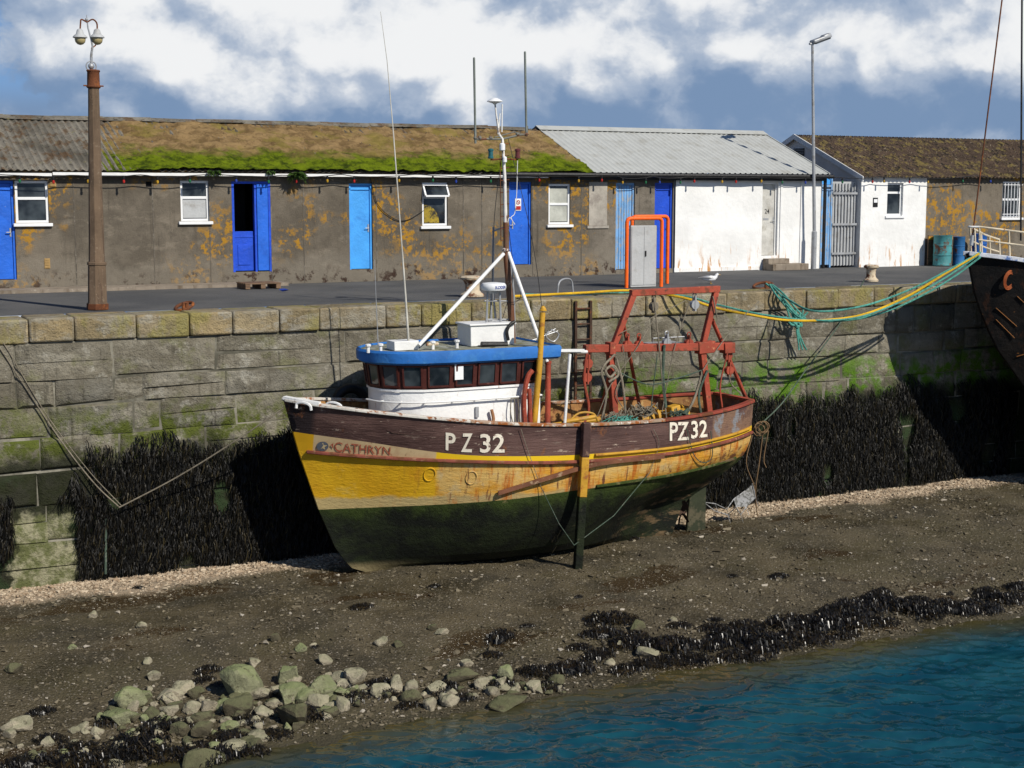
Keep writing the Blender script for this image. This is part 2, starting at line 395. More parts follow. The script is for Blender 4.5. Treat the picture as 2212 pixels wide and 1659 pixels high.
def water():
    xs=[-400,-100,-30,-8,0,3]+list(np.arange(4,21,.045))+[22,26,40,100,400]
    ys=[-400,-100,-20,0,6,10]+list(np.arange(11.6,18.9,.045))+[20,22]
    a=psi
    def fz(x,y):
        if not(3.9<x<21.2 and 11<y<19): return ZW
        u=x*math.cos(a)-y*math.sin(a); v=x*math.sin(a)+y*math.cos(a)
        e=cl((18.1-y)/1.2*.8+.2)
        u+=.25*mn.noise(V((u*.7,v*1.1,9))); v+=.12*mn.noise(V((u*1.3,v*1.7,12)))
        w1=1-abs(mn.noise(V((u*1.5,v*3.0,1))))*2; w2=1-abs(mn.noise(V((u*3.2+5,v*6.4,7))))*2
        return ZW+e*(.030*w1+.020*w2-.03+.012*mn.noise(V((u*6,v*12,3)))+.02*mn.noise(V((u*.5,v*1.2,17))))
    mb=grid(xs,ys,fz)
    m=Mt('harbour_water',.02,.5); m.b.inputs['IOR'].default_value=1.34
    y=m.xyz()[1]
    yy=m.mth('ADD',y,m.mth('MULTIPLY',m.noise(.9,4),.8))
    c=m.mix(m.th(yy,16.6,18.2),m.mix(m.th(m.noise(.8,4,.6,st=(.5,1,1)),.4,.6),(.003,.038,.06),(.008,.062,.085)),(.055,.046,.016))
    struct('water',mb,m.done(c),recalc=False)
water()
# ---------------------------------------------------------------- quay
def stonemat(name,cope=False):
    m=Mt(name,.92,.2); x,y,z=m.xyz()
    if cope: c=m.ramp(m.isl,[(0,(.2,.16,.09)),(.4,(.34,.26,.14)),(.7,(.25,.21,.14)),(1,(.42,.33,.19))])
    else: c=m.ramp(m.isl,[(0,(.15,.135,.1)),(.4,(.21,.19,.145)),(.7,(.25,.225,.17)),(1,(.18,.17,.14))])
    c=m.mix(m.th(m.noise(1.7,8,.7),.42,.64,0,.7),c,(.12,.105,.075) if not cope else (.17,.14,.085))
    c=m.mix(m.th(m.noise(1.1,10,.75,st=(.7,1,1.6)),.5,.6,0,.75),c,(.31,.285,.225))
    c=m.mix(m.th(m.noise(3.1,10,.7),.56,.66,0,.7),c,(.38,.36,.3))
    c=m.mix(m.th(m.noise(4,8,.7,st=(2,2,.2)),.54,.7,0,.7),c,(.055,.048,.034))
    c=m.mix(m.th(m.noise(12,8,.75),.6,.7,0,.7),c,(.06,.052,.038))
    n=m.noise(.8,8,.65)
    if cope:
        c=m.mix(m.th(m.noise(1.3,8,.7,st=(1,1,.4)),.48,.6,0,.6),c,(.27,.24,.06))
        c=m.mix(m.th(m.noise(2,8,.7,st=(1,1,.3)),.6,.7,0,.6),c,(.08,.07,.05))
    else:
        zz=m.mth('ADD',z,m.mth('MULTIPLY',m.noise(.9,8,.65),1.6))
        xr=m.th(x,14.5,17)
        c=m.mix(m.th(m.noise(1.4,8,.7),.5,.64,0,.5),c,(.15,.155,.055))
        c=m.mix(m.mth('MULTIPLY',m.th(zz,-.5,-1.05),m.th(m.noise(2.2,8,.7),.42,.58)),c,m.mix(xr,(.095,.115,.02),(.09,.19,.012)))
        c=m.mix(m.th(zz,-1.2,-1.75,0,.94),c,(.018,.02,.010))
        c=m.mix(m.mth('MULTIPLY',m.th(zz,-1.6,-2.2),m.th(n,.5,.6)),c,(.03,.05,.02))
        a=P(30,1180,Yq).x;b=P(160,1180,Yq).x
        xx=m.mth('ADD',x,m.mth('MULTIPLY',m.mth('SUBTRACT',m.noise(2.5,8,.7),.5),1.1))
        zl=m.mth('ADD',z,m.mth('MULTIPLY',m.mth('SUBTRACT',m.noise(2,8,.7),.5),1.1))
        k=m.mth('MULTIPLY',m.mth('MULTIPLY',m.th(xx,a-.1,a+.05),m.th(xx,b+.05,b-.1)),m.th(zl,-3.25,-3.45))
        c=m.mix(k,c,m.mix(m.th(m.noise(3,8,.7),.4,.6),(.12,.13,.05),(.33,.31,.2)))
    m.bump(m.mth('ADD',m.noise(5,10,.7),m.mth('MULTIPLY',m.noise(35,4,.7),.3)),.09)
    return m.done(c)
def quay():
    t=thing('quay_wall','tall stone quay wall with tan coping, green algae and dark weed below','wall',(14,Yq,-4.6))
    mb=MB(); x=-7.
    while x<46:
        w=rnd.uniform(.7,1.3); j=rnd.uniform(-.03,.03); hz=rnd.uniform(-.018,.0)
        mb.obox((x+w/2,Yq+.34+j,-.2+hz),(w/2-.006,0,0),(0,.42,0),(0,0,.2)); x+=w
    part('coping',mb,stonemat('coping_stone',True),t,bev=.035)
    mb=MB(); z=-.42
    while z>-5.3:
        h=rnd.uniform(.36,.66); x=-7.-rnd.random()
        while x<46:
            w=rnd.choice((rnd.uniform(.45,1.0),rnd.uniform(1.,2.4))); d=rnd.uniform(0,.05)
            hs=[(z,h)]
            if w>1.3 and rnd.random()<.2: hs=[(z,h*.5),(z-h*.5,h*.5)]
            for z_,h_ in hs:
                q=lambda:rnd.uniform(-.03,.03)
                g_=.002
                o=[V((x+g_+q(),Yq,z_-g_+q())),V((x+w-g_+q(),Yq,z_-g_+q())),V((x+w-g_+q(),Yq,z_-h_+g_+q())),V((x+g_+q(),Yq,z_-h_+g_+q()))]
                cc=(o[0]+o[1]+o[2]+o[3])/4
                i1=[p+(cc-p).normalized()*.025+V((0,-.012-d*.5,0)) for p in o]
                i2=[p+(cc-p).normalized()*.1+V((0,-.022-d+q()*.5,0)) for p in o]
                mb.add(o+i1+i2+[cc+V((0,-.032-d+q(),0))],[(k,(k+1)%4,4+(k+1)%4,4+k) for k in range(4)]+[(4+k,4+(k+1)%4,8+(k+1)%4,8+k) for k in range(4)]+[(8+k,8+(k+1)%4,12) for k in range(4)])
            x+=w
        z-=h
    part('masonry',mb,stonemat('quay_stone'),t)
    mb=MB(); mb.box(-7,46,Yq-.012,Yq+.7,-5.6,-.41)
    part('mortar',mb,mat('mortar',(.23,.215,.17),[((.08,.075,.055),1,.4,.6)],.3,.95),t)
quay()
m=Mt('asphalt',.9,.2); x,y,z=m.xyz()
c=m.mix(m.th(m.noise(.5,8,.65),.35,.65),(.075,.076,.077),(.115,.113,.108)); c=m.mix(m.th(m.noise(60,4,.8),.5,.75,0,.6),c,(.19,.185,.17)); c=m.mix(m.th(m.noise(2,8,.7),.6,.7,0,.5),c,(.04,.04,.04))
m.bump(m.noise(80,4,.8),.012); m_asph=m.done(c)
struct('quay_road',grid([-1500,-100,-7,10,46,200,1500],[Yq+.76,27,30,34,60,300,2500],lambda x,y:-.012),m_asph,recalc=False)
mb=MB(); mb.box(-8,P(600,610,Yb).x,Yb-.75,Yb-.02,-.01,.06)
struct('pavement',mb,m_conc)
def strands():
    vs=[];fs=[]
    def one(x,z,y):
        L=rnd.uniform(.10,.30); w=rnd.uniform(.004,.011); a=rnd.uniform(-.9,.9); o=len(vs); sx=rnd.gauss(0,.045)
        for k in range(4):
            t=k/3; px=x+sx*t+.015*math.sin(t*5+a); py=y-.05*math.sin(t*2.6)-.02*t; pz=z-L*t; ww=w*(1-.6*t*t)
            vs.append(V((px-ww*math.cos(a),py-ww*math.sin(a),pz))); vs.append(V((px+ww*math.cos(a),py+ww*math.sin(a),pz)))
        for k in range(3): fs.append([o+2*k,o+2*k+1,o+2*k+3,o+2*k+2])
    xa=P(160,1100,Yq).x; pa=P(45,1180,Yq).x; pb=P(165,1180,Yq).x
    for i in range(62000):
        x=rnd.uniform(2.5,26)
        top=-2.15+.3*mn.noise(V((x*.9,0,1)))+.2*mn.noise(V((x*3,0,4)))
        if x<xa+.25: top-=.75*cl((xa+.25-x)/.4)
        z=rnd.uniform(-4.35,top)
        if 9.5<x<15.5 and (z>-2.5 or rnd.random()<.6): continue
        if pa<x<pb and z<-3.0+.2*mn.noise(V((x*4,z*4,0))): continue
        if x<xa and mn.noise(V((x*2.2,z*.6,3)))<-.02: continue
        d=mn.noise(V((x*1.6,z*.9,8)))
        if z>top-.35 and rnd.random()<.55: continue
        if d<-.38 : continue
        one(x,z,Yq-.075-rnd.random()*.05)
    mb=MB(); mb.v=vs;mb.f=fs;mb.m=[0]*len(fs)
    m=Mt('bladder_wrack',.5,.16); c=m.ramp(m.isl,[(0,(.002,.002,.002)),(.78,(.007,.0065,.005)),(.96,(.022,.017,.008)),(1,(.05,.04,.018))])
    global m_weed; m_weed=m.done(c)
    solo('wall_seaweed',mb,m_weed,'dark seaweed hanging in strands on the lower quay wall','seaweed',kind='stuff',smooth=False,recalc=False)
strands()
# ---------------------------------------------------------------- buildings
X1=P(1775,372,Yb).x; rg=PX(1640,290,X1); Yr,Zr=rg.y,rg.z; Xm=P(1275,372,Yb).x; X2=P(1860,378,Yb).x
Ye,Ze=Yb-.14,2.5
XL=-9.; XR=46.; YB=2*Yr-Yb
def wall_holes(mb,x0,x1,z0,z1,Y,holes,depth=.16,T=.2):
    xs=sorted({x0,x1,*[c for h in holes for c in h[:2]]}); zs=sorted({z0,z1,*[c for h in holes for c in h[2:]]})
    for i in range(len(xs)-1):
        for j in range(len(zs)-1):
            cx,cz=(xs[i]+xs[i+1])/2,(zs[j]+zs[j+1])/2
            if any(h[0]<cx<h[1] and h[2]<cz<h[3] for h in holes): continue
            mb.add([(xs[i],Y,zs[j]),(xs[i+1],Y,zs[j]),(xs[i+1],Y,zs[j+1]),(xs[i],Y,zs[j+1])],[(0,1,2,3)])
    for a,b,c,d in holes:
        e=Y+depth
        mb.add([(a,Y,c),(a,e,c),(a,e,d),(a,Y,d)],[(0,1,2,3)]); mb.add([(b,Y,c),(b,e,c),(b,e,d),(b,Y,d)],[(0,1,2,3)])
        mb.add([(a,Y,d),(b,Y,d),(b,e,d),(a,e,d)],[(0,1,2,3)]); mb.add([(a,Y,c),(b,Y,c),(b,e,c),(a,e,c)],[(0,1,2,3)])
def rect(px0,px1,py0,py1,Y=None):
    Y=Y or Yb; pm=(py0+py1)/2; xm=(px0+px1)/2
    return (P(px0,pm,Y).x,P(px1,pm,Y).x,P(xm,py1,Y).z,P(xm,py0,Y).z)
def window(root,r,tr=.42,vent=False,blind=None,sill=True,bars=False):
    a,b,c,d=r; Y=Yb+.035; w=.055
    mb=MB(); mb.box(a,b,Y,Y+.07,d-w,d);mb.box(a,b,Y,Y+.07,c,c+w);mb.box(a,a+w,Y+.001,Y+.069,c+w,d-w);mb.box(b-w,b,Y+.001,Y+.069,c+w,d-w)
    zt_=c+(d-c)*(1-tr); mb.box(a+w,b-w,Y+.002,Y+.068,zt_-.03,zt_+.03)
    f=part('window',mb,m_wpvc,root,bev=.006)
    for z0,z1,k in ((c+w,zt_-.03,0),(zt_+.03,d-w,1)):
        if vent and k:
            mv=MB(); o=.16
            T0=V((a+.03,Y-.01,z1));T1=V((b-.03,Y-.01,z1));B0=V((a+.03,Y-.01-o,z0));B1=V((b-.03,Y-.01-o,z0))
            for p,q in ((T0,T1),(B0,B1),(T0,B0),(T1,B1)): mv.beam(p,q,.04,.05,(0,1,0))
            s_=part('opened_sash',mv,m_wpvc,f)
            g_=MB(); g_.add([T0,T1,B1,B0],[(0,1,2,3)]); part('pane',g_,m_glass,f); 
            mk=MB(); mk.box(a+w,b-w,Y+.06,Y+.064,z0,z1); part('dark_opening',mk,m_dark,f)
        else:
            g_=MB(); g_.box(a+w,b-w,Y+.03,Y+.04,z0,z1); part('pane',g_,m_glass,f)
    if blind:
        g_=MB()
        if len(blind)==3:
            w0=b-a-2*w-.03; cx=a+w+.015; n=9
            g_.prism([(cx,Y+.024,c+w+.02)]+[(cx+w0*.75*math.sin(PI/2*k/n),Y+.024,c+w+.02+(d-c)*.42*math.cos(PI/2*k/n)) for k in range(n+1)],(0,.004,0))
        else: g_.box(a+w+.01,b-w-.01,Y+.024,Y+.028,c+w+.02,c+w+(d-c-2*w)*blind[1])
        part('blind',g_,blind[0],f)
    if sill:
        g_=MB(); g_.box(a-.06,b+.06,Yb-.07,Yb+.03,c-.07,c-.003); part('sill',g_,m_wpvc,f,bev=.008)
    if bars:
        g_=MB()
        for k in range(6): xx=a+(b-a)*(k+.5)/6; g_.tube([(xx,Yb-.03,c),(xx,Yb-.03,d)],.012,6)
        g_.tube([(a,Yb-.03,c+.1),(b,Yb-.03,c+.1)],.012,6);g_.tube([(a,Yb-.03,d-.1),(b,Yb-.03,d-.1)],.012,6)
        part('window_bars',g_,m_wpvc,f)
    return f
def door(root,r,mt,hx=.85,planks=0,fr=None,label=None):
    a,b,c,d=r; Y=Yb+.07; w=.05
    mb=MB(); mb.box(a,b,Y-.03,Y+.06,d-w,d);mb.box(a,a+w,Y-.03,Y+.06,c,d-w);mb.box(b-w,b,Y-.03,Y+.06,c,d-w)
    f=part('door',mb,fr or mt,root,label=label)
    mb=MB()
    if planks:
        for k in range(planks):
            p0=a+w+(b-a-2*w)*k/planks;p1=a+w+(b-a-2*w)*(k+1)/planks; mb.box(p0+.004,p1-.004,Y,Y+.04,c+.01,d-w-.004)
    else: mb.box(a+w+.004,b-w-.004,Y,Y+.04,c+.01,d-w-.004)
    part('door_leaf',mb,mt,f,bev=.006)
    mb=MB(); hxx=a+(b-a)*hx; zc=c+(d-c)*.48; mb.box(hxx-.015,hxx+.015,Y-.012,Y-.001,zc-.09,zc+.09); mb.tube([(hxx,Y-.012,zc),(hxx,Y-.05,zc),(hxx-.09,Y-.05,zc)],.01,6)
    part('handle',mb,m_galv,f); return f
def corr(mb,x0,x1,e,r,pitch,amp,rows=1,boxy=False):
    n=int((x1-x0)/(pitch/4 if not boxy else pitch/6)); rings=[]
    nz=V((0,-(r[1]-e[1]),(r[0]-e[0]))).normalized()
    for j in range(rows+1):
        t=j/rows; ring=[]
        for i in range(n+1):
            x=x0+(x1-x0)*i/n; ph=(x/pitch)%1
            h=amp*math.cos(2*PI*ph) if not boxy else (amp if ph<.18 else -amp if .25<ph<.92 else 0)
            ring.append(V((x,e[0]+(r[0]-e[0])*t,e[1]+(r[1]-e[1])*t))+nz*h)
        rings.append(ring)
    mb.loft(rings)
def shell(root,x0,x1,mt,front=None):
    for xx in (x0,x1):
        mb=MB(); mb.add([(xx,Yb+.001,-.05),(xx,YB,-.05),(xx,YB,Ze),(xx,Yr,Zr-.06),(xx,Yb+.001,Ze)],[(0,1,2,3,4)]); part('end_wall',mb,mt,root)
    mb=MB(); mb.add([(x0,YB,-.05),(x1,YB,-.05),(x1,YB,Ze),(x0,YB,Ze)],[(0,1,2,3)])
    part('rear_wall',mb,mt,root)
def oldroofmat():
    m=Mt('weathered_corrugated_sheet',.95,.1)
    c=m.mix(m.th(m.noise(.8,8,.65),.35,.65),(.11,.1,.08),(.24,.22,.18))
    c=m.mix(m.th(m.noise(3,8,.7),.5,.62,0,.85),c,(.12,.07,.035))
    c=m.mix(m.th(m.noise(9,8,.7),.55,.65,0,.8),c,(.035,.028,.02))
    c=m.mix(m.th(m.noise(5,8,.7),.6,.7,0,.8),c,(.22,.2,.08))
    m.bump(m.noise(25,6,.7),.04); return m.done(c)
m_oldroof=oldroofmat()
def mossmat():
    m=Mt('roof_moss',.98,.05); x,y,z=m.xyz()
    t=m.mth('ADD',z,m.mth('MULTIPLY',m.mth('SUBTRACT',m.noise(.9,8,.7),.5),1.3))
    tan=m.mix(m.th(m.noise(2.2,8,.7),.38,.6),(.21,.135,.06),(.42,.28,.13))
    tan=m.mix(m.th(m.noise(.9,8,.7),.5,.63,0,.7),tan,(.28,.23,.05))
    gr=m.mix(m.th(m.noise(4,8,.7),.35,.6),(.05,.075,.008),(.19,.25,.012))
    c=m.mix(m.th(t,3.08,2.78),tan,gr)
    c=m.mix(m.th(m.noise(7,8,.75),.58,.68,0,.75),c,(.07,.045,.025))
    m.bump(m.noise(18,8,.8),.10); return m.done(c)
m_moss=mossmat()
def roofz(t): return (Ye-.06+(Yr-Ye+.06)*t,Ze+(Zr-Ze)*t)
b1=thing('harbour_shed','long brown rendered shed with mossy corrugated roof and blue doors','building',(5,Yb,0))
W0=rect(33,105,390,482);W1=rect(390,452,390,478);W2=rect(912,967,394,488);W3=rect(1185,1232,397,485)
D0=rect(-32,33,390,605);D1=rect(502,585,392,587);D2=rect(755,805,396,582);D3=rect(1100,1148,393,572)
D0,D1,D2,D3=[(a,b,max(c,.07 if i<2 else .1),d) for i,(a,b,c,d) in enumerate((D0,D1,D2,D3))]
vents=[rect(107,121,390,403),rect(315,331,392,404),rect(96,108,558,580)]
mb=MB(); wall_holes(mb,XL,Xm,-.05,Ze+.02,Yb,[W0,W1,W2,W3,D0,D1,D2,D3,vents[1]]); part('wall',mb,m_render,b1,smooth=False)
shell(b1,XL,Xm,m_render)
m_joint=mat('dark_render_joint',(.11,.095,.075),[((.18,.16,.13),6,.5,.6)],.2,.95)
for pa in (160,330,452,585,655,812,1000,1040,1150,1255):
    mb=MB(); xx=P(pa,480,Yb).x; mb.box(xx,xx+.022,Yb-.008,Yb-.001,0,Ze-.1)
    part('render_joint',mb,m_joint,b1)
window(b1,W0);window(b1,W1,blind=(m_grey,.55));window(b1,W2,.34,True,blind=(mat('yellow_hose',(.28,.2,.02),[((.02,.02,.02),6,.45,.6)],.3),.8,1));window(b1,W3,.5,blind=(mat('net_curtain',(.42,.43,.38),var=.2),.95))
door(b1,D0,m_blue2);door(b1,D2,m_lblue,label='light blue door');door(b1,D3,m_blue2,.2)
a,b,c,d=D1; xs_=P(556,480,Yb).x
mb=MB(); mb.box(a,a+.05,Yb-.005,Yb+.1,c,d);mb.box(b-.05,b,Yb-.005,Yb+.1,c,d);mb.box(a+.05,b-.05,Yb-.005,Yb+.1,d-.05,d)
f=part('door',mb,m_blue,b1,label='open blue double door with dark interior')
mb=MB(); mb.box(xs_,b-.055,Yb+.0,Yb+.05,c+.02,d-.055); part('door_leaf',mb,m_blue2,f,bev=.008)
zc=P(530,500,Yb).z
mb=MB(); mb.box(a+.055,xs_-.06,Yb+.1,Yb+.14,c+.02,zc); mb.box(a+.14,xs_-.15,Yb+.085,Yb+.1,c+.15,zc-.3);mb.box(a+.055,xs_-.06,Yb+.09,Yb+.11,zc-.14,zc-.1); part('half_door',mb,m_blue,f,bev=.005)
mb=MB(); mb.box(xs_-.055,xs_-.01,Yb+.02,Yb+.14,c,d-.055); part('door_post',mb,m_blue,f)
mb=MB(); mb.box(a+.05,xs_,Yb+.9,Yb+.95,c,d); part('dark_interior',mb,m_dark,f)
mb=MB(); p=rect(507,517,444,466); mb.box(p[0]+.02,p[1]+.06,Yb+.6,Yb+.62,p[2],p[3]); part('paper_notice',mb,m_wpvc,f)
r=rect(1115,1128,429,455); mb=MB(); mb.box(r[0],r[1],Yb+.055,Yb+.062,r[2],r[3]); sg=part('door_sign',mb,m_wpvc,b1)
mb=MB(); mb.box(r[0]+.012,r[1]-.012,Yb+.049,Yb+.0545,r[2]+.02,r[2]+.11); part('red_panel',mb,m_sred,sg)
mb=MB(); cx=(r[0]+r[1])/2; cz=r[3]-.09; mb.tube([(cx+.045*math.cos(k*PI/8),Yb+.05,cz+.045*math.sin(k*PI/8)) for k in range(17)],.008,6); mb.beam((cx-.03,Yb+.05,cz+.03),(cx+.03,Yb+.05,cz-.03),.01,.01); part('prohibition_symbol',mb,m_sred,sg)
for k,v in enumerate(vents):
    mb=MB(); y0=Yb-.015 if k!=1 else Yb+.05; 
    mb.box(v[0],v[1],y0,y0+.012,v[2],v[3])
    for q in range(4): zz=v[2]+(v[3]-v[2])*(q+.5)/4; mb.box(v[0]+.015,v[1]-.015,y0-.012,y0-.001,zz-.01,zz+.01)
    part('air_vent',mb,mat('terracotta_vent',(.4,.26,.1)) if k!=1 else m_dark,b1)
mb=MB(); corr(mb,XL,Xm,roofz(0),roofz(1),.146,.022); corr(mb,XL,Xm,(YB+.1,Ze),roofz(1),.146,.022)
ro=part('roof',mb,m_oldroof,b1,label='weathered corrugated roof thick with moss')
mb=MB()
x=XL
while x<Xm-1.3:
    mb.prism([(x,Yr-.2,Zr-.04+rnd.uniform(-.01,.02)),(x,Yr,Zr+.06),(x,Yr+.2,Zr-.04),(x,Yr,Zr+.03)],(1.12,0,rnd.uniform(-.02,.02))); x+=1.1
part('ridge_cap',mb,m_oldroof,ro)
def moss():
    xs=np.arange(P(225,320,Yb).x,Xm+.02,.06); mb=MB(); rows=46
    e=roofz(0);r_=roofz(1); nz=V((0,-(r_[1]-e[1]),(r_[0]-e[0]))).normalized(); rings=[]
    for j in range(rows+1):
        t=j/rows*.97-.01; ring=[]
        for i,x in enumerate(xs):
            lim=cl((x-xs[0])/1.1)*cl((.99-t)/.07*.5+.5)
            h=-.05+lim*(.085+.05*mn.noise(V((x*1.3,t*5,2)))+.05*mn.noise(V((x*5,t*16,4)))+.03*mn.noise(V((x*12,t*40,4))))+.04*(1-t)
            dz=-.02*mn.noise(V((x*6,3,1))) if j==0 else 0
            ring.append(V((x,e[0]+(r_[0]-e[0])*t,e[1]+(r_[1]-e[1])*t+dz))+nz*max(-.06,h))
        rings.append(ring)
    mb.loft(rings); part('moss',mb,m_moss,ro)
moss()
mb=MB(); mb.box(P(110,370,Yb).x,Xm-1.3,Yb-.2,Yb-.15,2.4,2.46); part('fascia_board',mb,m_white,b1)
mb=MB(); mb.box(P(-20,370,Yb).x,P(108,370,Yb).x,Yb-.2,Yb-.15,2.38,2.44); part('fascia_board',mb,m_white,b1)
b2=thing('harbour_shed','low shed with light grey metal roof, half brown and half whitewashed front','building',((Xm+X1)/2,Yb,0))
Xw=P(1455,480,Yb).x
BW=rect(1272,1311,393,487); D4=rect(1330,1371,395,562);D5=rect(1414,1455,395,560);D6=rect(1645,1679,394,552)
D4=(D4[0],D4[1],.1,D4[3]);D5=(D5[0],Xw-.03,.1,D5[3]);
mb=MB(); wall_holes(mb,Xm,Xw,-.05,Ze+.02,Yb,[D4,D5]); part('wall',mb,m_render2,b2,smooth=False,label='brown rendered section of front wall')
mb=MB(); wall_holes(mb,Xw,X1,-.05,Ze+.02,Yb-.02,[D6]); mb.box(Xw,Xw+.04,Yb-.02,Yb+.1,-.04,Ze); part('wall',mb,m_whitew,b2,smooth=False,label='whitewashed section of front wall')
for q,w_ in ((1683,.07),(1727,.1)):
    mb=MB(); q=P(q,480,Yb).x; mb.box(q,q+w_,Yb-.045,Yb-.021,.0,Ze-.05); part('pilaster',mb,m_whitew,b2)
mb=MB(); mb.box(Xw+.01,P(1640,480,Yb).x,Yb-.05,Yb-.021,0,.1); part('plinth',mb,m_whitew,b2)
shell(b2,Xm+.01,X1-.001,m_render2)
mb=MB(); mb.box(BW[0],BW[1],Yb-.015,Yb-.001,BW[2],BW[3]); mb.box(BW[0]-.05,BW[1]+.05,Yb-.03,Yb-.001,BW[2]-.07,BW[2]-.004); part('blocked_window',mb,mat('pale_cement',(.36,.33,.28),[((.24,.21,.18),3,.5,.7)]),b2)
door(b2,D4,m_pblue,planks=6,label='peeling pale blue plank door');door(b2,D5,m_blue)
dd=door(b2,D6,mat('off_white_door',(.5,.49,.45),[((.35,.33,.28),3,.5,.7)]),fr=m_white,label='off white door numbered 24')
mb=MB(); mb.box(D6[0]+.1,D6[0]+.28,Yb+.062,Yb+.0685,D6[2]+.95,D6[2]+1.0); part('letter_plate',mb,m_galv,dd)
mb=MB(); a=P(1645,570,Yb).x;b=P(1722,570,Yb).x; mb.box(a,b,Yb-.5,Yb-.05,-.01,.16); mb.box(a,P(1690,570,Yb).x,Yb-.3,Yb-.051,.16,.3); part('doorstep',mb,m_conc,b2,bev=.01)
mb=MB(); corr(mb,Xm,X1+.12,roofz(0),roofz(1),.17,.011,boxy=True); corr(mb,Xm,X1+.12,(YB+.1,Ze),roofz(1),.17,.011,boxy=True)
m_mroof=mat('grey_metal_roof',(.40,.41,.39),[((.33,.33,.30),2,.5,.7)],.06,.7,.2,0,bump=None)
for v in mb.v: v.z+=.05
ro=part('roof',mb,m_mroof,b2)
mb=MB(); mb.prism([(Xm-.02,Yr-.25,Zr-.02),(Xm-.02,Yr,Zr+.1),(Xm-.02,Yr+.25,Zr-.02),(Xm-.02,Yr,Zr+.075)],(X1-Xm+.16,0,0)); part('ridge_cap',mb,m_mroof,ro)
mb=MB(); e=roofz(0);r_=roofz(1); mb.prism([(X1+.1,e[0],e[1]+.075),(X1+.1,r_[0],r_[1]+.075),(X1+.1,r_[0],r_[1]-.1),(X1+.1,e[0],e[1]-.1)],(.03,0,0)); part('barge_board',mb,m_mroof,ro)
xg=P(1080,372,Yb).x
mb=MB(); mb.tube([(xg,Ye-.1,Ze-.02),(X1+.2,Ye-.1,Ze-.02)],.055,8); part('gutter',mb,m_black,b2)
mb=MB(); mb.box(Xm-1.2,X1+.03,Ye-.02,Ye+.03,2.36,2.49); part('fascia_board',mb,m_black,b2)
mb=MB(); mb.tube([(X1+.05,Yb-.1,Ze-.05),(X1+.05,Yb-.1,0)],.045,8); part('downpipe',mb,m_black,b2)
def text_mesh(s,off=0.):
    cu=bpy.data.curves.new('t','FONT'); cu.body=s; cu.size=1; cu.offset=off; cu.resolution_u=3; o=bpy.data.objects.new('t',cu); COL.objects.link(o)
    dg=bpy.context.evaluated_depsgraph_get(); me=bpy.data.meshes.new_from_object(o.evaluated_get(dg))
    vs=[v.co.copy() for v in me.vertices]; fs=[list(p.vertices) for p in me.polygons]
    bpy.data.objects.remove(o); bpy.data.meshes.remove(me)
    x0=min(v.x for v in vs);x1=max(v.x for v in vs);y0=min(v.y for v in vs);y1=max(v.y for v in vs)
    return [((v.x-x0)/(x1-x0),(v.y-y0)/(y1-y0)) for v in vs],fs
def flat_text(s,O,U,W,root,mt,name='lettering',off=.01):
    vs,fs=text_mesh(s,off); mb=MB(); O=V(O);U=V(U);W=V(W); mb.add([O+U*a+W*b for a,b in vs],fs)
    return part(name,mb,mt,root,smooth=False)
flat_text('24',(D6[0]+.15,Yb+.066,D6[2]+1.12),(.15,0,0),(0,0,.12),dd,m_black,'house_number')
b3=thing('harbour_shed','far right shed with old brown corrugated roof, white gable and white front section','building',(34,Yb,0))
Xp=P(1998,480,Yb).x
W4=rect(1915,1949,395,466);W5=rect(2165,2206,392,470)
mb=MB(); wall_holes(mb,X2,Xp,-.05,Ze,Yb-.03,[W4]); part('wall',mb,m_whitew,b3,smooth=False,label='whitewashed front section')
mb=MB(); wall_holes(mb,Xp,XR,-.05,Ze,Yb,[W5]); part('wall',mb,m_render,b3,smooth=False,label='brown rendered front wall')
mb=MB(); mb.add([(X2,Yb-.03,-.05),(X2,YB,-.05),(X2,YB,Ze),(X2,Yr,Zr),(X2,Yb-.03,Ze)],[(0,1,2,3,4)]); part('gable_wall',mb,m_whitew,b3)
mb=MB(); mb.add([(X2,YB,-.05),(XR,YB,-.05),(XR,YB,Ze),(X2,YB,Ze)],[(0,1,2,3)]); mb.add([(XR,Yb,-.05),(XR,YB,-.05),(XR,YB,Ze),(XR,Yr,Zr),(XR,Yb,Ze)],[(0,1,2,3,4)]); part('rear_wall',mb,m_render,b3)
window(b3,W4,.3);window(b3,W5,.5,bars=True)
mb=MB(); corr(mb,X2-.12,XR,(Ye-.05,Ze-.02),roofz(1),.146,.025); corr(mb,X2-.12,XR,(YB+.1,Ze),roofz(1),.146,.025); part('roof',mb,mat('dark_old_roof',(.09,.06,.04),[((.2,.15,.05),3,.5,.62),((.025,.02,.014),5,.52,.62),((.26,.21,.14),11,.58,.68)],.3,.95,bump=(20,.04)),b3)
for s_ in (0,1):
    mb=MB(); e=(Ye-.1,Ze-.03) if not s_ else (YB+.15,Ze-.03); mb.prism([(X2-.14,e[0],e[1]+.02),(X2-.14,Yr,Zr+.03),(X2-.14,Yr,Zr-.12),(X2-.14,e[0],e[1]-.12)],(.03,0,0))
    part('barge_board',mb,m_white,b3)
a=PX(1715,338,X2);b=PX(1738,320,X2)
mb=MB(); mb.box(X2-.02,X2-.005,b.y-.0,a.y,a.z,b.z); lv=part('louvre_vent',mb,m_dark,b3)
mb=MB()
for k in range(5): zz=a.z+(b.z-a.z)*(k+.5)/5; mb.box(X2-.04,X2-.021,b.y,a.y,zz-.008,zz+.008)
part('louvre_slats',mb,m_grey,lv)
r=rect(1884,1894,427,447); mb=MB(); mb.box(r[0],r[1],Yb-.045,Yb-.031,r[2],r[3]); sg=part('small_sign',mb,m_black,b3)
mb=MB(); mb.box(r[0]+.02,r[1]-.02,Yb-.052,Yb-.046,r[2]+.12,r[3]-.04); part('sign_symbol',mb,m_wpvc,sg)
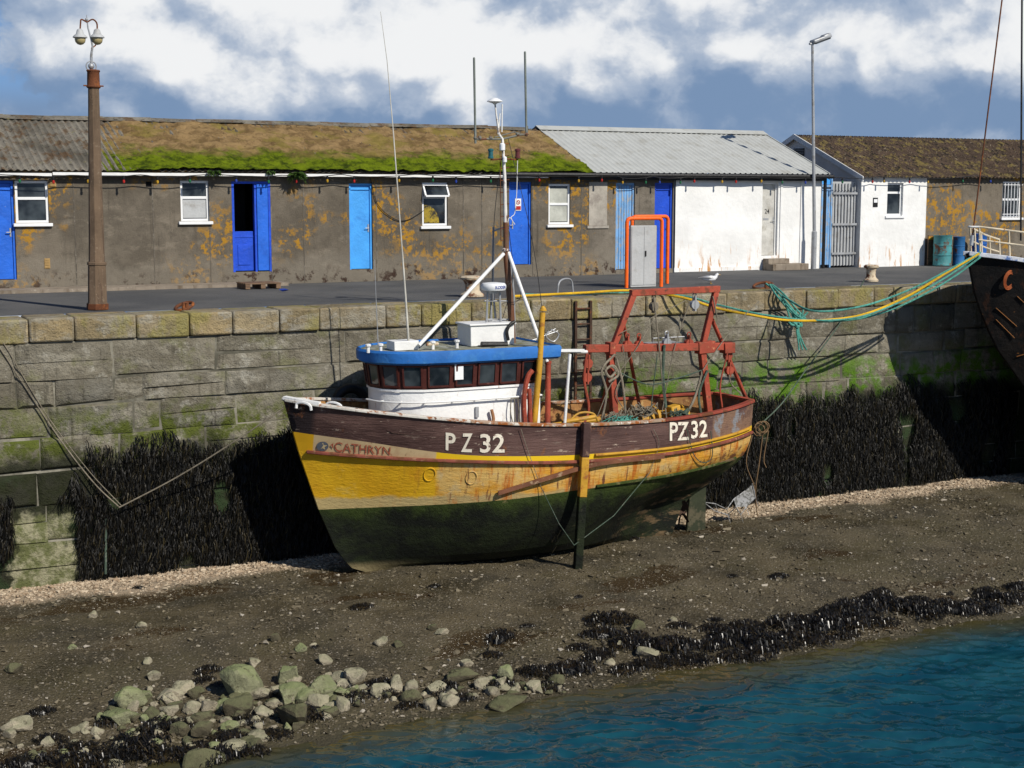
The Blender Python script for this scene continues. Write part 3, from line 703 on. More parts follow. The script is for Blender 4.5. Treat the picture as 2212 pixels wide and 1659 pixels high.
gt=thing('metal_gate','tall grey metal gate closing the alley between the white walls','gate',((X1+X2)/2,Yb,0))
xa=P(1802,480,Yb).x
mb=MB(); mb.box(xa,X2-.04,Yb+.14,Yb+.16,.05,2.35); 
part('gate_panel',mb,m_grey,gt)
mb=MB(); k=xa
while k<X2-.05: mb.box(k,k+.03,Yb+.1,Yb+.13,.04,2.3); k+=.11
part('gate_bars',mb,m_galv,gt)
for z0 in (.35,1.15,2.0):
    mb=MB(); mb.box(xa,X2-.04,Yb+.07,Yb+.1,z0,z0+.06); part('gate_rail',mb,m_galv,gt)
ad=thing('alley_door','narrow peeling blue wooden door beside the grey alley gate','door',((X1+xa)/2,Yb,0))
mb=MB()
for k in range(4): w=(xa-.05-X1-.12)/4; mb.box(X1+.12+k*w+.003,X1+.12+(k+1)*w-.003,Yb+.12,Yb+.16,.08,2.15)
part('door_leaf',mb,m_pblue,ad); mb=MB(); mb.box(X1+.06,X1+.11,Yb+.1,Yb+.18,0,2.5);mb.box(xa-.05,xa-.005,Yb+.1,Yb+.18,0,2.5);mb.box(X1+.11,xa-.05,Yb+.1,Yb+.18,2.2,2.26); part('door_frame',mb,m_pblue,ad)
mb=MB(); mb.box(X1+.12,xa-.06,Yb+.13,Yb+.15,2.27,2.48); part('transom_panel',mb,m_lblue,ad)
def tuft(px,py,n,L,label):
    c=P(px,py,Ye-.1); mb=MB()
    for i in range(n):
        a=rnd.uniform(0,2*PI); l=L*rnd.uniform(.5,1); d=V((math.cos(a),math.sin(a)*.6-.3,rnd.uniform(-.6,.5))).normalized(); s_=d.cross(V((0,0,1))).normalized()*.022
        p=c+V((rnd.uniform(-.08,.08),0,0)); q=p+d*l*.5+V((0,0,.02)); e=p+d*l+V((0,0,-.05))
        mb.add([p-s_*.4,p+s_*.4,q+s_,e,q-s_],[(0,1,2,3,4)])
    solo('fern',mb,mat('fern_leaf',(.05,.1,.015)),label,'plant',smooth=False)
tuft(642,378,90,.26,'larger green fern hanging from the white eaves board between doors'); tuft(462,372,40,.16,'small fern on the eaves above the second white window'); tuft(585,372,20,.12,'tiny tuft of weed on the eaves above the open door')
fs_=thing('festoon_lights','string of coloured bulbs along the eaves of the sheds','festoon lights',(5,Yb-.3,2.2))
bx=[42,115,190,267,340,410,510,580,640,707,765,862,935,985,1060,1165,1250,1300,1345,1395,1425,1470,1500,1560,1590,1645,1690,1740,1820,1885,1910,1965,2005,2080,2140]
Yf=Yb-.28; pts=[P(-60,374,Yf)]
for i,px in enumerate(bx):
    y=382+ (3 if px>1300 else 0)+rnd.uniform(-1,2); pts.append(P(px,y-2,Yf))
    if i<len(bx)-1: nx=bx[i+1]; pts.append(P((px+nx)/2,y-5 if i%2 else y-1,Yf))
mb=MB(); mb.tube(crv(pts,3),.01,5); part('cable',mb,m_black,fs_)
mats_=[m_sgreen,m_sred,m_syel,m_sred,m_syel,m_sgreen,m_sblue]
for i,px in enumerate(bx):
    p=pts[1+2*i]; mb=MB(); mb.lathe(p+V((0,0,-.07)),[(.022,0),(.026,.03),(.02,.07),(.008,.08)],8); h=part('lamp_holder',mb,m_black,fs_)
    mb=MB(); mb.ball(p+V((0,0,-.11)),.03,8,(1,1,1.5)); part('bulb',mb,mats_[i%7],fs_)
mb=MB(); mb.tube(crv([P(800,385,Yb-.03),P(815,440,Yb-.03),P(850,472,Yb-.03),P(880,475,Yb-.03),P(915,455,Yb-.03)],6),.009,5); solo('cable',mb,m_black,'thin black cable drooping on the brown wall right of the light blue door','cable')
# ---------------------------------------------------------------- street lamps
def lampL():
    Y=G(211,668,0).y; b=P(211,668,Y); b.z=0; t=thing('street_lamp','old concrete lamp post with twin hanging lanterns on the quay edge','street lamp',b)
    top=P(202,188,Y); ax=(top-b).normalized(); H=(top-b).length
    mb=MB(); mb.lathe(b,[(.18,0),(.18,.1),(.165,.13),(.155,.75),(.15,.8),(.14,.85),(.115,H*.6),(.095,H)],8,ax,.5); part('post',mb,m_lpost,t,bev=.004)
    mb=MB(); mb.lathe(b,[(.175,.0),(.19,.0),(.19,.1),(.175,.1)],8,ax,.5); part('base_collar',mb,m_rust,t)
    mb=MB(); mb.lathe(b+ax*.82,[(.155,-.05),(.168,-.04),(.168,.0),(.155,.01)],8,ax,.5); part('mid_collar',mb,m_lpost,t)
    mb=MB(); mb.lathe(top,[(.11,-.02),(.125,.0),(.11,.03),(.105,.25),(.12,.27),(.11,.29),(.04,.3)],10,ax); mb.tube([top+V((-.17,0,.02)),top+V((.17,0,.02))],.014,6); part('rusty_collar',mb,m_rust,t)
    p=lambda x,y:P(x,y,Y)
    mb=MB(); mb.tube([p(198,158),p(197,120),p(200,100),p(197,85),p(190,60),p(187,32)],[.03,.022,.018,.016,.014,.006],8); mb.ball(p(197,143),.055,10); mb.ball(p(187,42),.03,8)
    part('finial_stem',mb,m_galv,t)
    mb=MB(); mb.tube([p(197,143)+V((.085*math.cos(k*PI/8),0,.085*math.sin(k*PI/8))) for k in range(17)],.012,6); part('scroll_ring',mb,m_galv,t)
    for sx,cx_ in ((-1,173),(1,210)):
        mb=MB(); mb.tube(crv([p(188,48),p(188+sx*12,42),p(cx_-sx*1,50),p(cx_,66)],5),.014,6)
        if sx>0: mb.tube(crv([p(197,105),p(206,98),p(208,92)],4),.012,6)
        ar=part('arm',mb,m_rust,t)
        c=p(cx_,80); mb=MB(); mb.lathe(c,[(.1,-.02),(.125,-.01),(.12,.01),(.07,.05),(.05,.12),(.02,.14)],14); part('lantern_hood',mb,m_grey,t)
        mb=MB(); mb.ball(c+V((0,0,-.04)),.095,12,(1,1,1)); part('lantern_globe',mb,m_lamp,t)
lampL()
def lampR():
    Y=Yb-.35; b=P(1757,578,Y); b.z=0; t=thing('street_lamp','tall thin galvanised lamp column with flat modern head by the white wall','street lamp',b)
    mb=MB(); top=P(1755,95,Y); mb.tube([b,b+V((0,0,1.0)),b+V((0,0,1.02)),top],[.075,.075,.05,.035],10); part('column',mb,m_galv,t)
    mb=MB(); mb.tube([top+V((-.1,0,0)),top,P(1762,92,Y),P(1772,86,Y)],.03,8); part('bracket',mb,m_galv,t)
    mb=MB(); c=P(1773,84,Y); q=V((.29,0,.1)); mb.obox(c,q,(0,.11,0),(-.02,0,.045)); mb.obox(c+q*.55+V((0,0,.03)),q*.4,(0,.09,0),(-.01,0,.045)); part('lamp_head',mb,m_galv,t,bev=.03)
    mb=MB(); mb.obox(c+V((.03,0,-.05)),q*.8,(0,.09,0),(-.005,0,.02)); part('lamp_glass',mb,m_glass,t)
lampR()
# ---------------------------------------------------------------- quay furniture
def hoop(px0,px1,pt,pb,label):
    a=G(px0,pb,0); Y=a.y; b=P(px1,pb,Y); z=P(px0,pt,Y).z; b.z=0; r=.09
    mb=MB(); A=a;B=b
    pts=[A,A+V((0,0,z-r))]+[V((A.x+r-r*math.cos(k*PI/10),Y,z-r+r*math.sin(k*PI/10))) for k in range(1,6)]+[V((B.x-r+r*math.sin(k*PI/10),Y,z-r+r*math.cos(k*PI/10))) for k in range(0,6)]+[B]
    mb.tube(pts,.042,10); solo('hoop_barrier',mb,m_orange,label,'barrier','orange hoops guarding the cabinet')
hoop(1353,1428,472,622,'orange tubular hoop barrier in front of the grey cabinet')
hoop(1364,1441,468,615,'orange tubular hoop barrier just behind the grey cabinet')
c=G(1389,621,0); Yc=c.y+.12
t=thing('service_cabinet','grey metal service cabinet between two orange hoops','cabinet',(c.x,Yc+.15,0))
a=P(1362,600,Yc).x;b=P(1418,600,Yc).x;z=P(1390,487,Yc).z
mb=MB(); mb.box(a,b,Yc,Yc+.08,.0,z); part('cabinet_body',mb,m_grey,t,bev=.01)
for x0,x1 in ((a+.02,(a+b)/2-.004),((a+b)/2+.004,b-.02)):
    mb=MB(); mb.box(x0,x1,Yc-.012,Yc-.001,.05,z-.03); dp=part('cabinet_door',mb,m_grey,t)
mb=MB(); mb.box((a+b)/2+.02,(a+b)/2+.05,Yc-.03,Yc-.013,z*.5,z*.5+.12); part('handle',mb,m_black,dp)
def bollard(px,py,h_px,w_px,mt,label):
    c=G(px,py,0); k=(c-V((0,0,EYE))).dot(fw)/F; h=h_px*k; r=w_px*k/2
    t=thing('mooring_bollard',label,'bollard',c,'bollards on the quay')
    mb=MB(); mb.lathe(c,[(r,0),(r,.04),(r*.75,.08),(r*.62,h*.3),(r*.62,h*.62),(r*.75,h*.78),(r*.98,h*.84),(r*1.02,h*.93),(r*.8,h),(r*.1,h*1.02)],18); part('bollard_body',mb,mt,t)
    return c
m_cream=mat('flaking_cream_paint',(.5,.42,.3),[(RUST,5,.5,.62),(RUSTO,9,.58,.66)],.15,.8)
bollard(1020,640,44,52,m_cream,'stout flaking cream and rust mooring bollard behind the radar')
B2=bollard(1881,608,36,32,m_cream,'cream mooring bollard near the right end of the quay')
def ring(px,py,w,label):
    c=G(px,py,0); k=(c-V((0,0,EYE))).dot(fw)/F; r=w*k/2
    t=thing('mooring_ring',label,'mooring ring',c)
    mb=MB(); mb.tube([c+V((r*math.cos(a*PI/10),r*.9*math.sin(a*PI/10),.05+.06*math.sin(a*PI/10+1))) for a in range(21)],.03,8); part('ring',mb,m_rust,t)
    mb=MB(); mb.tube([c+V((-r*.3,-r*.9,0)),c+V((-r*.3,-r*.9,.12)),c+V((r*.1,-r*.9,.12)),c+V((r*.1,-r*.9,0))],.035,8); part('staple',mb,m_rust,t)
ring(398,668,38,'rusty iron ring lying on the coping near the old lamp post'); ring(1648,622,42,'rusty iron ring with teal ropes made fast to it')
a=G(1204,636,0);b=G(1238,632,0); z=.3
mb=MB(); mb.tube(crv([a,a+V((.04,0,z*.8)),(a+b)/2+V((0,0,z)),b+V((-.04,0,z*.8)),b],5),.018,8); solo('grab_rail',mb,m_galv,'small grey metal grab hoop at the quay edge','grab rail')
t=thing('quay_ladder','rusty iron ladder set in the quay wall behind the boat','ladder',P(1260,830,Yq-.12))
m_drust=mat('dark_rusty_iron',(.05,.028,.018),[(RUST,6,.52,.66)],.3,.85)
for px in (1244,1276):
    A=P(px,652,Yq-.14);B=V((A.x,Yq-.14,-3.6)); A.z=-.05; mb=MB(); mb.beam(A,B,.05,.04); part('stile',mb,m_drust,t)
xa=P(1244,650,Yq-.14).x;xb=P(1276,650,Yq-.14).x
for k in range(11):
    mb=MB(); z=-.2-.3*k; mb.tube([(xa,Yq-.14,z),(xb,Yq-.14,z)],.018,6); part('rung',mb,m_drust,t)
c=G(560,622,0); t=thing('wooden_pallet','small dark wooden pallet on the road below the open blue door','pallet',c)
for i in range(5):
    mb=MB(); mb.box(c.x-.4,c.x+.4,c.y-.3+i*.14,c.y-.21+i*.14,.1,.122); part('top_board',mb,m_wood,t)
for i in (-1,0,1):
    mb=MB(); mb.box(c.x+i*.34-.05,c.x+i*.34+.05,c.y-.29,c.y+.34,.0,.098); part('bearer',mb,m_wood,t)
vs,fs=rockpts(14,77); c=G(613,630,0); mb=MB(); mb.add([c+V((v.x*.11,v.y*.06,.04+v.z*.04)) for v in vs],fs); solo('litter',mb,m_sblue,'small crumpled blue litter on the road by the pallet','litter',smooth=False)
def drum(px,pb,pt,w,mt,label):
    c=G(px,pb,0); c.y=min(c.y,Yb-.5); c=P(px,pb,c.y); c.z=0; k=(c-V((0,0,EYE))).dot(fw)/F; r=w*k/2; h=P(px,pt,c.y).z
    t=thing('oil_drum',label,'drum',c,'drums against the shed')
    mb=MB(); mb.lathe(c,[(r*.96,0),(r,.01),(r,.03),(r*.97,.04),(r*.97,h*.33),(r*1.02,h*.34),(r*1.02,h*.36),(r*.97,h*.37),(r*.97,h*.65),(r*1.02,h*.66),(r*1.02,h*.68),(r*.97,h*.69),(r*.97,h-.03),(r,h-.02),(r,h),(r*.95,h),(r*.94,h-.015)],20); part('drum_shell',mb,mt,t)
    mb=MB(); mb.lathe(c+V((r*.5,0,h-.015)),[(.03,0),(.03,.012)],8); part('bung',mb,m_black,t)
drum(2035,570,508,40,mat('teal_drum_paint',(.06,.24,.25),[(RUST,4,.5,.62),((.3,.32,.28),9,.6,.7)],.2,.6),'rust flecked teal oil drum against the brown shed wall')
drum(2070,568,511,26,mat('blue_drum_paint',(.02,.12,.3),[(RUST,5,.56,.66)],.2,.6),'narrow blue drum right of the teal drum'); drum(2112,565,505,36,mat('blue_drum_paint',(.015,.1,.36),[(RUST,5,.6,.7)],.2,.6),'bright blue drum half hidden by the trawler bow')
t=thing('timber_hurdle','low weathered timber boards leaning on the shed behind the drums','boards',P(2030,560,Yb-.2))
for i in range(5):
    a=P(2003+i*13,535,Yb-.12).x; mb=MB(); mb.box(a,a+.16,Yb-.16,Yb-.12,.0,.85); part('board',mb,m_wood,t)
mb=MB(); a=P(2003,500,Yb-.12).x; mb.box(a,a+.9,Yb-.2,Yb-.161,.72,.82); part('cross_rail',mb,m_yel,t)
def gull():
    c=G(1535,613,0); t=thing('gull','white and grey gull resting on the quay edge','bird',c)
    d=V((.8,-.3,0)).normalized()
    pts=[c-d*.24+V((0,0,.13)),c-d*.17+V((0,0,.125)),c-d*.08+V((0,0,.12)),c+V((0,0,.12)),c+d*.08+V((0,0,.125)),c+d*.12+V((0,0,.16)),c+d*.135+V((0,0,.2)),c+d*.16+V((0,0,.215)),c+d*.185+V((0,0,.21))]
    mb=MB(); mb.tube(pts,[.01,.035,.06,.07,.058,.04,.035,.032,.012],12); part('body',mb,m_wpvc,t)
    mb=MB(); mb.tube([c+d*.18+V((0,0,.208)),c+d*.235+V((0,0,.196))],[.012,.004],6); part('beak',mb,m_syel,t)
    sdv=V((-d.y,d.x,0))
    for s_ in(-1,1):
        mb=MB(); mb.tube([c+d*.05+sdv*s_*.05+V((0,0,.14)),c-d*.05+sdv*s_*.055+V((0,0,.15)),c-d*.16+sdv*s_*.03+V((0,0,.145)),c-d*.29+sdv*s_*.008+V((0,0,.14))],[.015,.04,.025,.005],8); part('wing',mb,m_galv,t)
        mb=MB(); mb.tube([c+sdv*s_*.025+V((0,0,.07)),c+sdv*s_*.025],.005,5); mb.box(c.x+sdv.x*s_*.025-.015,c.x+sdv.x*s_*.025+.03,c.y+sdv.y*s_*.025-.012,c.y+sdv.y*s_*.025+.012,0,.006); part('leg',mb,m_syel,t)
        mb=MB(); mb.ball(c+d*.168+sdv*s_*.028+V((0,0,.222)),.005,6); part('eye',mb,m_black,t)
gull()
# ---------------------------------------------------------------- hulls
class Hull:
    def __init__(s,X0,Y0,keel,sheer,xb,xs,B):
        s.X0,s.Y0,s.k,s.sh,s.xb_,s.xs_,s.B=X0,Y0,keel,sheer,xb[::-1],xs[::-1],B
    def sheer(s,u): return ips(s.sh,u,.06)
    def xb(s,z): return ip(s.xb_,z)
    def xs(s,z): return ip(s.xs_,z)
    def b(s,u,z):
        u=cl(u); h=cl((z-s.k)/(s.sheer(u)-s.k)); B=ips(s.B,u,.03)
        mid=max(0,1-(1-h)**2.6)**.5; bow=h**1.05*(.75+.25*h); st=sm((h-.22)/.5)
        wb=cl(1-u/.38)**1.2; ws=sm((u-.55)/.45); m=mid*(1-wb-ws)+bow*wb+st*ws
        return max(.03,B*m+.03)
    def pt(s,u,z,side=-1,off=0.): 
        return V((s.X0+s.xb(z)+u*(s.xs(z)-s.xb(z)),s.Y0+side*(s.b(u,z)+off),z))
    def Y(s,X,z): 
        u=(X-s.X0-s.xb(z))/(s.xs(z)-s.xb(z)); return s.Y0-s.b(u,z)
    def on(s,px,py,off=.012):
        Y=s.Y0-1.
        for _ in range(12):
            p=P(px,py,Y); Y=.5*Y+.5*s.Y(p.x,p.z)
        p=P(px,py,Y); p.y-=off; return p
    def us(s,n=44): return [.5*(1-math.cos(PI*i/n))*.6+.4*i/n for i in range(n+1)]
    def mesh(s,rows,mb,us):
        rp=[[s.pt(u,z(u),-1) for u in us] for z,_ in rows]; rs=[[s.pt(u,z(u),1) for u in us] for z,_ in rows]
        for i in range(len(rows)-1):
            mb.cur=rows[i][1]; mb.loft([rp[i],rp[i+1]]); mb.loft([rs[i],rs[i+1]])
            mb.add([rp[i][-1],rs[i][-1],rs[i+1][-1],rp[i+1][-1]],[(0,1,2,3)]); mb.add([rp[i][0],rs[i][0],rs[i+1][0],rp[i+1][0]],[(0,1,2,3)])
        mb.cur=0
Yk=23.42; XB=7.83
H=Hull(XB,Yk,-4.56,[(0,-1.40),(.045,-1.47),(.19,-1.66),(.36,-1.86),(.51,-1.98),(.7,-2.03),(.85,-2.01),(1,-1.93)],
 [(-1.4,0),(-2.3,.24),(-3.3,.57),(-4.0,.86),(-4.35,1.1),(-4.5,1.35),(-4.56,1.6)],
 [(-1.9,9.12),(-2.6,9.08),(-3.05,8.94),(-3.4,8.6),(-3.8,8.1),(-4.2,7.7),(-4.56,7.6)],
 [(0,.0),(.03,.3),(.07,.58),(.13,.86),(.2,1.1),(.3,1.3),(.42,1.42),(.6,1.44),(.75,1.38),(.87,1.16),(.95,.9),(1,.62)])
strake=lambda u:ips([(0,-2.26),(.2,-2.41),(.5,-2.6),(.75,-2.62),(1,-2.5)],u,.06)
brownb=lambda u:ips([(0,-1.93),(.1,-2.06),(.2,-2.24),(.28,-2.36),(.5,-2.48),(.75,-2.5),(1,-2.38)],u,.04)
wl=lambda u:ips([(0,-3.3),(.25,-3.23),(.5,-3.12),(.8,-3.06),(1,-2.96)],u,.06)
bt=thing('fishing_boat','yellow and brown wooden fishing boat PZ 32 aground beside the quay','boat',(XB+4.7,Yk,-4.56))
def hullmats():
    a=Mt('brown_hull_paint',.7,.3); x,y,z=a.xyz()
    c=a.mix(a.th(a.noise(1.4,8,.65,st=(.5,1,2)),.35,.65),(.055,.027,.023),(.12,.066,.055))
    c=a.mix(a.th(x,H.on(678,900).x+.05,H.on(678,900).x-.05),c,(.018,.011,.012))
    c=a.mix(a.th(a.noise(7,10,.75,st=(.35,1,2)),.62,.655),c,(.36,.28,.22))
    c=a.mix(a.th(a.noise(4,10,.75,st=(.3,1,2.5)),.61,.65,0,.8),c,(.2,.15,.12))
    c=a.mix(a.th(a.noise(3,8,.7,st=(1,1,.6)),.58,.68,0,.75),c,(.22,.08,.025))
    xq=H.on(1540,930).x; c=a.mix(a.mth('MULTIPLY',a.th(x,xq-.03,xq+.03),a.th(a.noise(2.5,8,.7),.35,.55)),c,(.19,.11,.07))
    c=a.mix(a.mth('MULTIPLY',a.th(x,xq-.03,xq+.03),a.th(a.noise(3.5,8,.7,st=(1,1,.7)),.55,.63)),c,(.2,.2,.21))
    a.bump(a.mth('ADD',a.noise(12,8,.7,st=(.3,1,3)),a.mth('MULTIPLY',a.noise(2,3,.5,st=(.2,.2,6)),.4)),.02); m0=a.done(c)
    a=Mt('name_band_paint',.6,.3); x,y,z=a.xyz(); x0=H.on(677,960).x;x1=H.on(942,985).x
    c=a.mix(a.th(x,x0-.01,x0+.01),(.55,.30,.008),a.mix(a.th(a.noise(5,8,.7),.4,.62),(.48,.36,.20),(.42,.29,.16))); c=a.mix(a.th(x,x1-.02,x1+.02),c,(.66,.44,.01))
    c=a.mix(a.th(a.noise(7,8,.7),.6,.68,0,.7),c,(.2,.1,.05)); m1=a.done(c)
    a=Mt('yellow_hull_paint',.6,.3); x,y,z=a.xyz(); xf=H.on(945,1040).x
    nn=a.mth('MULTIPLY',a.mth('SUBTRACT',a.noise(3,6),.5),.25)
    f=a.th(a.mth('ADD',x,nn),xf-.04,xf+.06)
    ye=a.mix(a.th(a.noise(1.5,6),.35,.65),(.54,.29,.006),(.62,.36,.010))
    ye=a.mix(a.th(a.noise(3.5,8,.7,st=(.4,1,1)),.58,.68,0,.6),ye,(.55,.38,.08))
    oc=a.mix(a.th(a.noise(1.6,8,.7,st=(.5,1,1.5)),.42,.6),(.56,.36,.11),(.54,.26,.025))
    oc=a.mix(a.th(a.noise(4,8,.7,st=(.6,1,1)),.55,.64,0,.7),oc,(.5,.38,.19))
    c=a.mix(f,ye,oc)
    zz=a.mth('ADD',z,a.mth('MULTIPLY',a.mth('SUBTRACT',a.noise(3,6),.5),.2))
    c=a.mix(a.th(zz,-3.05,-3.12),c,a.mix(f,(.42,.32,.14),(.38,.28,.12)))
    rs=a.mth('MULTIPLY',a.th(a.noise(3.2,8,.7,st=(1.5,1,.22)),.49,.62),a.th(x,xf-1.2,xf+1.5,.08,1.))
    c=a.mix(rs,c,(.42,.13,.015))
    c=a.mix(a.mth('MULTIPLY',a.th(a.noise(6,8,.7,st=(1.7,1,.18)),.56,.66),a.th(x,xf-.8,xf+.8,.12,1.)),c,(.14,.05,.02))
    c=a.mix(a.th(a.noise(9,10,.75),.65,.69,0,.7),c,(.2,.12,.05))
    c=a.mix(a.mth('MULTIPLY',a.th(x,XB+6.5,XB+8.5),a.th(a.noise(4,8,.7,st=(.6,1,1)),.5,.6)),c,(.15,.06,.025))
    a.bump(a.mth('ADD',a.noise(12,8,.7,st=(.5,1,2)),a.mth('MULTIPLY',a.noise(2.2,2,.5,st=(.12,.12,4.5)),.35)),.016); m2=a.done(c)
    a=Mt('weedy_antifouling',.75,.25); x,y,z=a.xyz()
    zz=a.mth('ADD',z,a.mth('MULTIPLY',a.mth('SUBTRACT',a.noise(1.8,8,.7,st=(1,1,.5)),.5),1.1))
    c=a.mix(a.th(a.noise(2,8,.7,st=(.6,1,1)),.4,.62),(.003,.0045,.002),(.012,.018,.005))
    c=a.mix(a.th(zz,-3.5,-3.12,0,.85),c,(.038,.06,.008))
    c=a.mix(a.mth('MULTIPLY',a.th(zz,-3.2,-3.08),a.th(a.noise(5,8,.7),.52,.6)),c,(.12,.11,.04))
    c=a.mix(a.mth('MULTIPLY',a.th(x,XB+5.5,XB+7.5),a.th(a.noise(3,8,.7,st=(.5,1,2)),.52,.62)),c,(.12,.08,.04))
    c=a.mix(a.th(a.noise(6,8,.75,st=(.6,1,1.5)),.62,.7,0,.5),c,(.09,.08,.045))
    xk=XB+1.6; c=a.mix(a.mth('MULTIPLY',a.th(z,-4.25,-4.4),a.th(x,xk+1,xk-.5)),c,(.2,.16,.08))
    a.bump(a.noise(14,8,.75),.03); m3=a.done(c)
    return [m0,m1,m2,m3]
hm=hullmats()
def build_hull():
    us=H.us(); rows=[]
    for j in range(10):
        t=(j/10)**.85; rows.append((lambda u,t=t:H.k+(wl(u)-H.k)*t,3))
    for j in range(5): rows.append((lambda u,t=j/5:wl(u)+(strake(u)-wl(u))*t,2))
    for j in range(2): rows.append((lambda u,t=j/2:strake(u)+(brownb(u)-strake(u))*t,1))
    for j in range(4): rows.append((lambda u,t=j/3:brownb(u)+(H.sheer(u)-brownb(u))*t,0))
    mb=MB(); H.mesh(rows,mb,us)
    hull=part('hull',mb,hm,bt)
    dd=lambda u:ip([(0,.06),(.13,.08),(.15,.3),(.42,.34),(.46,.62),(1,.62)],u)
    mb=MB()
    for sd_ in (-1,1):
        mb.loft([[H.pt(u,H.sheer(u)-.01,sd_,-.07) for u in us[1:]],[H.pt(u,H.sheer(u)-dd(u)-.02,sd_,-.10) for u in us[1:]]])
    part('inner_bulwark',mb,mat('inner_bulwark_paint',(.3,.15,.05),[(RUST,5,.48,.62),((.45,.3,.12),8,.55,.65)],.3,.8),bt)
    mb=MB(); mb.loft([[V((H.pt(u,H.sheer(u),-1).x,Yk-max(.01,H.b(u,H.sheer(u))-.08),H.sheer(u)-dd(u))) for u in us[1:]],[V((H.pt(u,H.sheer(u),-1).x,Yk+max(.01,H.b(u,H.sheer(u))-.08),H.sheer(u)-dd(u))) for u in us[1:]]])
    part('deck',mb,mat('deck_planking',(.2,.15,.1),[((.07,.06,.05),3,.5,.7),(RUSTO,6,.6,.7)],.2,.9),bt)
    def cap(u0,u1,mt,name,w=.13,h=.05,lab=None):
        for sd_ in (-1,1):
            mb=MB(); mb.rail([H.pt(u0+(u1-u0)*i/24,H.sheer(u0+(u1-u0)*i/24)+.022,sd_,-.03) for i in range(25)],w,h); part(name,mb,mt,bt,bev=.01,label=lab)
    m_cap=mat('flaking_white_rail_paint',(.55,.52,.46),[(RUSTO,5,.52,.62),(RUST,8,.58,.66)],.15,.75)
    cap(.003,.3,m_cap,'cap_rail',lab='flaking white forward cap rail'); cap(.3,.72,mat('rusty_cap_rail',(.33,.24,.17),[(RUSTO,5,.45,.58),((.6,.55,.48),9,.55,.62)],.2,.8),'cap_rail'); cap(.72,.998,mat('red_cap_rail',(.26,.05,.03),[(RUST,5,.5,.6)],.2,.8),'cap_rail',lab='red aft cap rail')
    mb=MB(); p=H.pt(1,H.sheer(1)+.022,-1,-.05);q=H.pt(1,H.sheer(1)+.022,1,-.05); mb.beam(p,q,.12,.05); part('stern_rail',mb,m_red,bt)
    for sd_ in (-1,1):
        mb=MB(); mb.rail([H.pt(.012+.985*i/44,strake(.012+.985*i/44)+.0,sd_,.02) for i in range(45)],.09,.055); part('rubbing_strake',mb,mat('strake_paint',(.2,.055,.035),[((.35,.2,.12),8,.55,.62),(RUST,4,.5,.6)],.25,.75) if sd_<0 else m_red,bt,bev=.012)
        mb=MB(); mb.rail([H.pt(.55+.44*i/24,strake(.55+.44*i/24)+.1,sd_,.02) for i in range(25)],.07,.04); part('upper_strake',mb,m_yel,bt,bev=.01)
        mb=MB(); mb.rail([H.pt(.56+.4*i/24,wl(.56+.4*i/24)+.03,sd_,.01) for i in range(25)],.06,.05); part('bilge_strake',mb,hm[3],bt,bev=.01)
    mb=MB(); mb.box(XB+1.5,XB+8.0,Yk-.07,Yk+.07,-4.72,-4.5); part('keel',mb,hm[3],bt,bev=.02)
    mb=MB(); mb.prism([(XB+7.0,Yk-.05,-4.5),(XB+7.7,Yk-.05,-4.5),(XB+7.95,Yk-.05,-3.9),(XB+7.4,Yk-.05,-3.9)],(0,.1,0)); part('skeg',mb,hm[3],bt)
    mb=MB(); mb.prism([(XB+8.05,Yk-.035,-4.55),(XB+8.5,Yk-.035,-4.55),(XB+8.5,Yk-.035,-3.5),(XB+8.15,Yk-.035,-3.45)],(0,.07,0)); part('rudder',mb,mat('rudder_paint',(.025,.03,.014),[((.08,.07,.04),4,.5,.6)]),bt,bev=.02)
    mb=MB()
    for k in range(4):
        a=k*PI/2+.4; c=V((XB+7.95,Yk,-4.1)); d=V((0,math.cos(a),math.sin(a))); s_=V((.05,-math.sin(a)*.1,math.cos(a)*.1)); mb.add([c+d*.04-s_*.3,c+d*.2-s_,c+d*.3,c+d*.2+s_,c+d*.04+s_*.3],[(0,1,2,3,4)])
    mb.lathe((XB+7.8,Yk,-4.1),[(.05,0),(.05,.16),(.02,.24)],10,(1,0,0)); part('propeller',mb,m_drust,bt)
    def htext(s,c4,mt,name,off=.018):
        A=[H.on(*c) for c in c4]; vs,fs=text_mesh(s,off); mb=MB(); out=[]
        for a,b in vs:
            tp=A[0].lerp(A[1],a); bo=A[3].lerp(A[2],a); p=bo.lerp(tp,b); out.append(V((p.x,H.Y(p.x,p.z)-.014,p.z)))
        mb.add(out,fs); part(name,mb,mt,hull,smooth=False)
    htext('P',[(962,934),(984,936),(982,975),(962,972)],m_wtext,'registration_letter');htext('Z',[(998,936),(1020,936),(1019,977),(995,976)],m_wtext,'registration_letter')
    htext('32',[(1036,937),(1090,937),(1089,978),(1036,978)],m_wtext,'registration_number')
    htext('PZ',[(1446,912),(1487,911),(1487,950),(1446,952)],m_wtext,'registration_letter');htext('32',[(1492,909),(1527,907),(1527,944),(1492,948)],m_wtext,'registration_number')
    htext('CATHRYN',[(722,954),(843,966),(842,982),(722,975)],m_ntext,'boat_name',.008)
    c=H.on(696,964); mb=MB(); pts=[]
    for k in range(20): pts.append(V((c.x+.085*math.cos(k*PI/10),H.Y(c.x+.085*math.cos(k*PI/10),c.z+.085*math.sin(k*PI/10))-.012,c.z+.085*math.sin(k*PI/10))))
    mb.add(pts,[tuple(range(20))]); em=part('bow_emblem',mb,flat('grey_blue_emblem',(.09,.1,.12)),hull)
    mb=MB(); pts=[]
    for k in range(10):
        r=.07 if k%2==0 else .03; a=PI/2+k*PI/5; X=c.x+r*math.cos(a);Z=c.z+r*math.sin(a); pts.append(V((X,H.Y(X,Z)-.018,Z)))
    mb.add(pts,[tuple(range(10))]); part('emblem_star',mb,flat('cream_paint',(.5,.4,.22)),em)
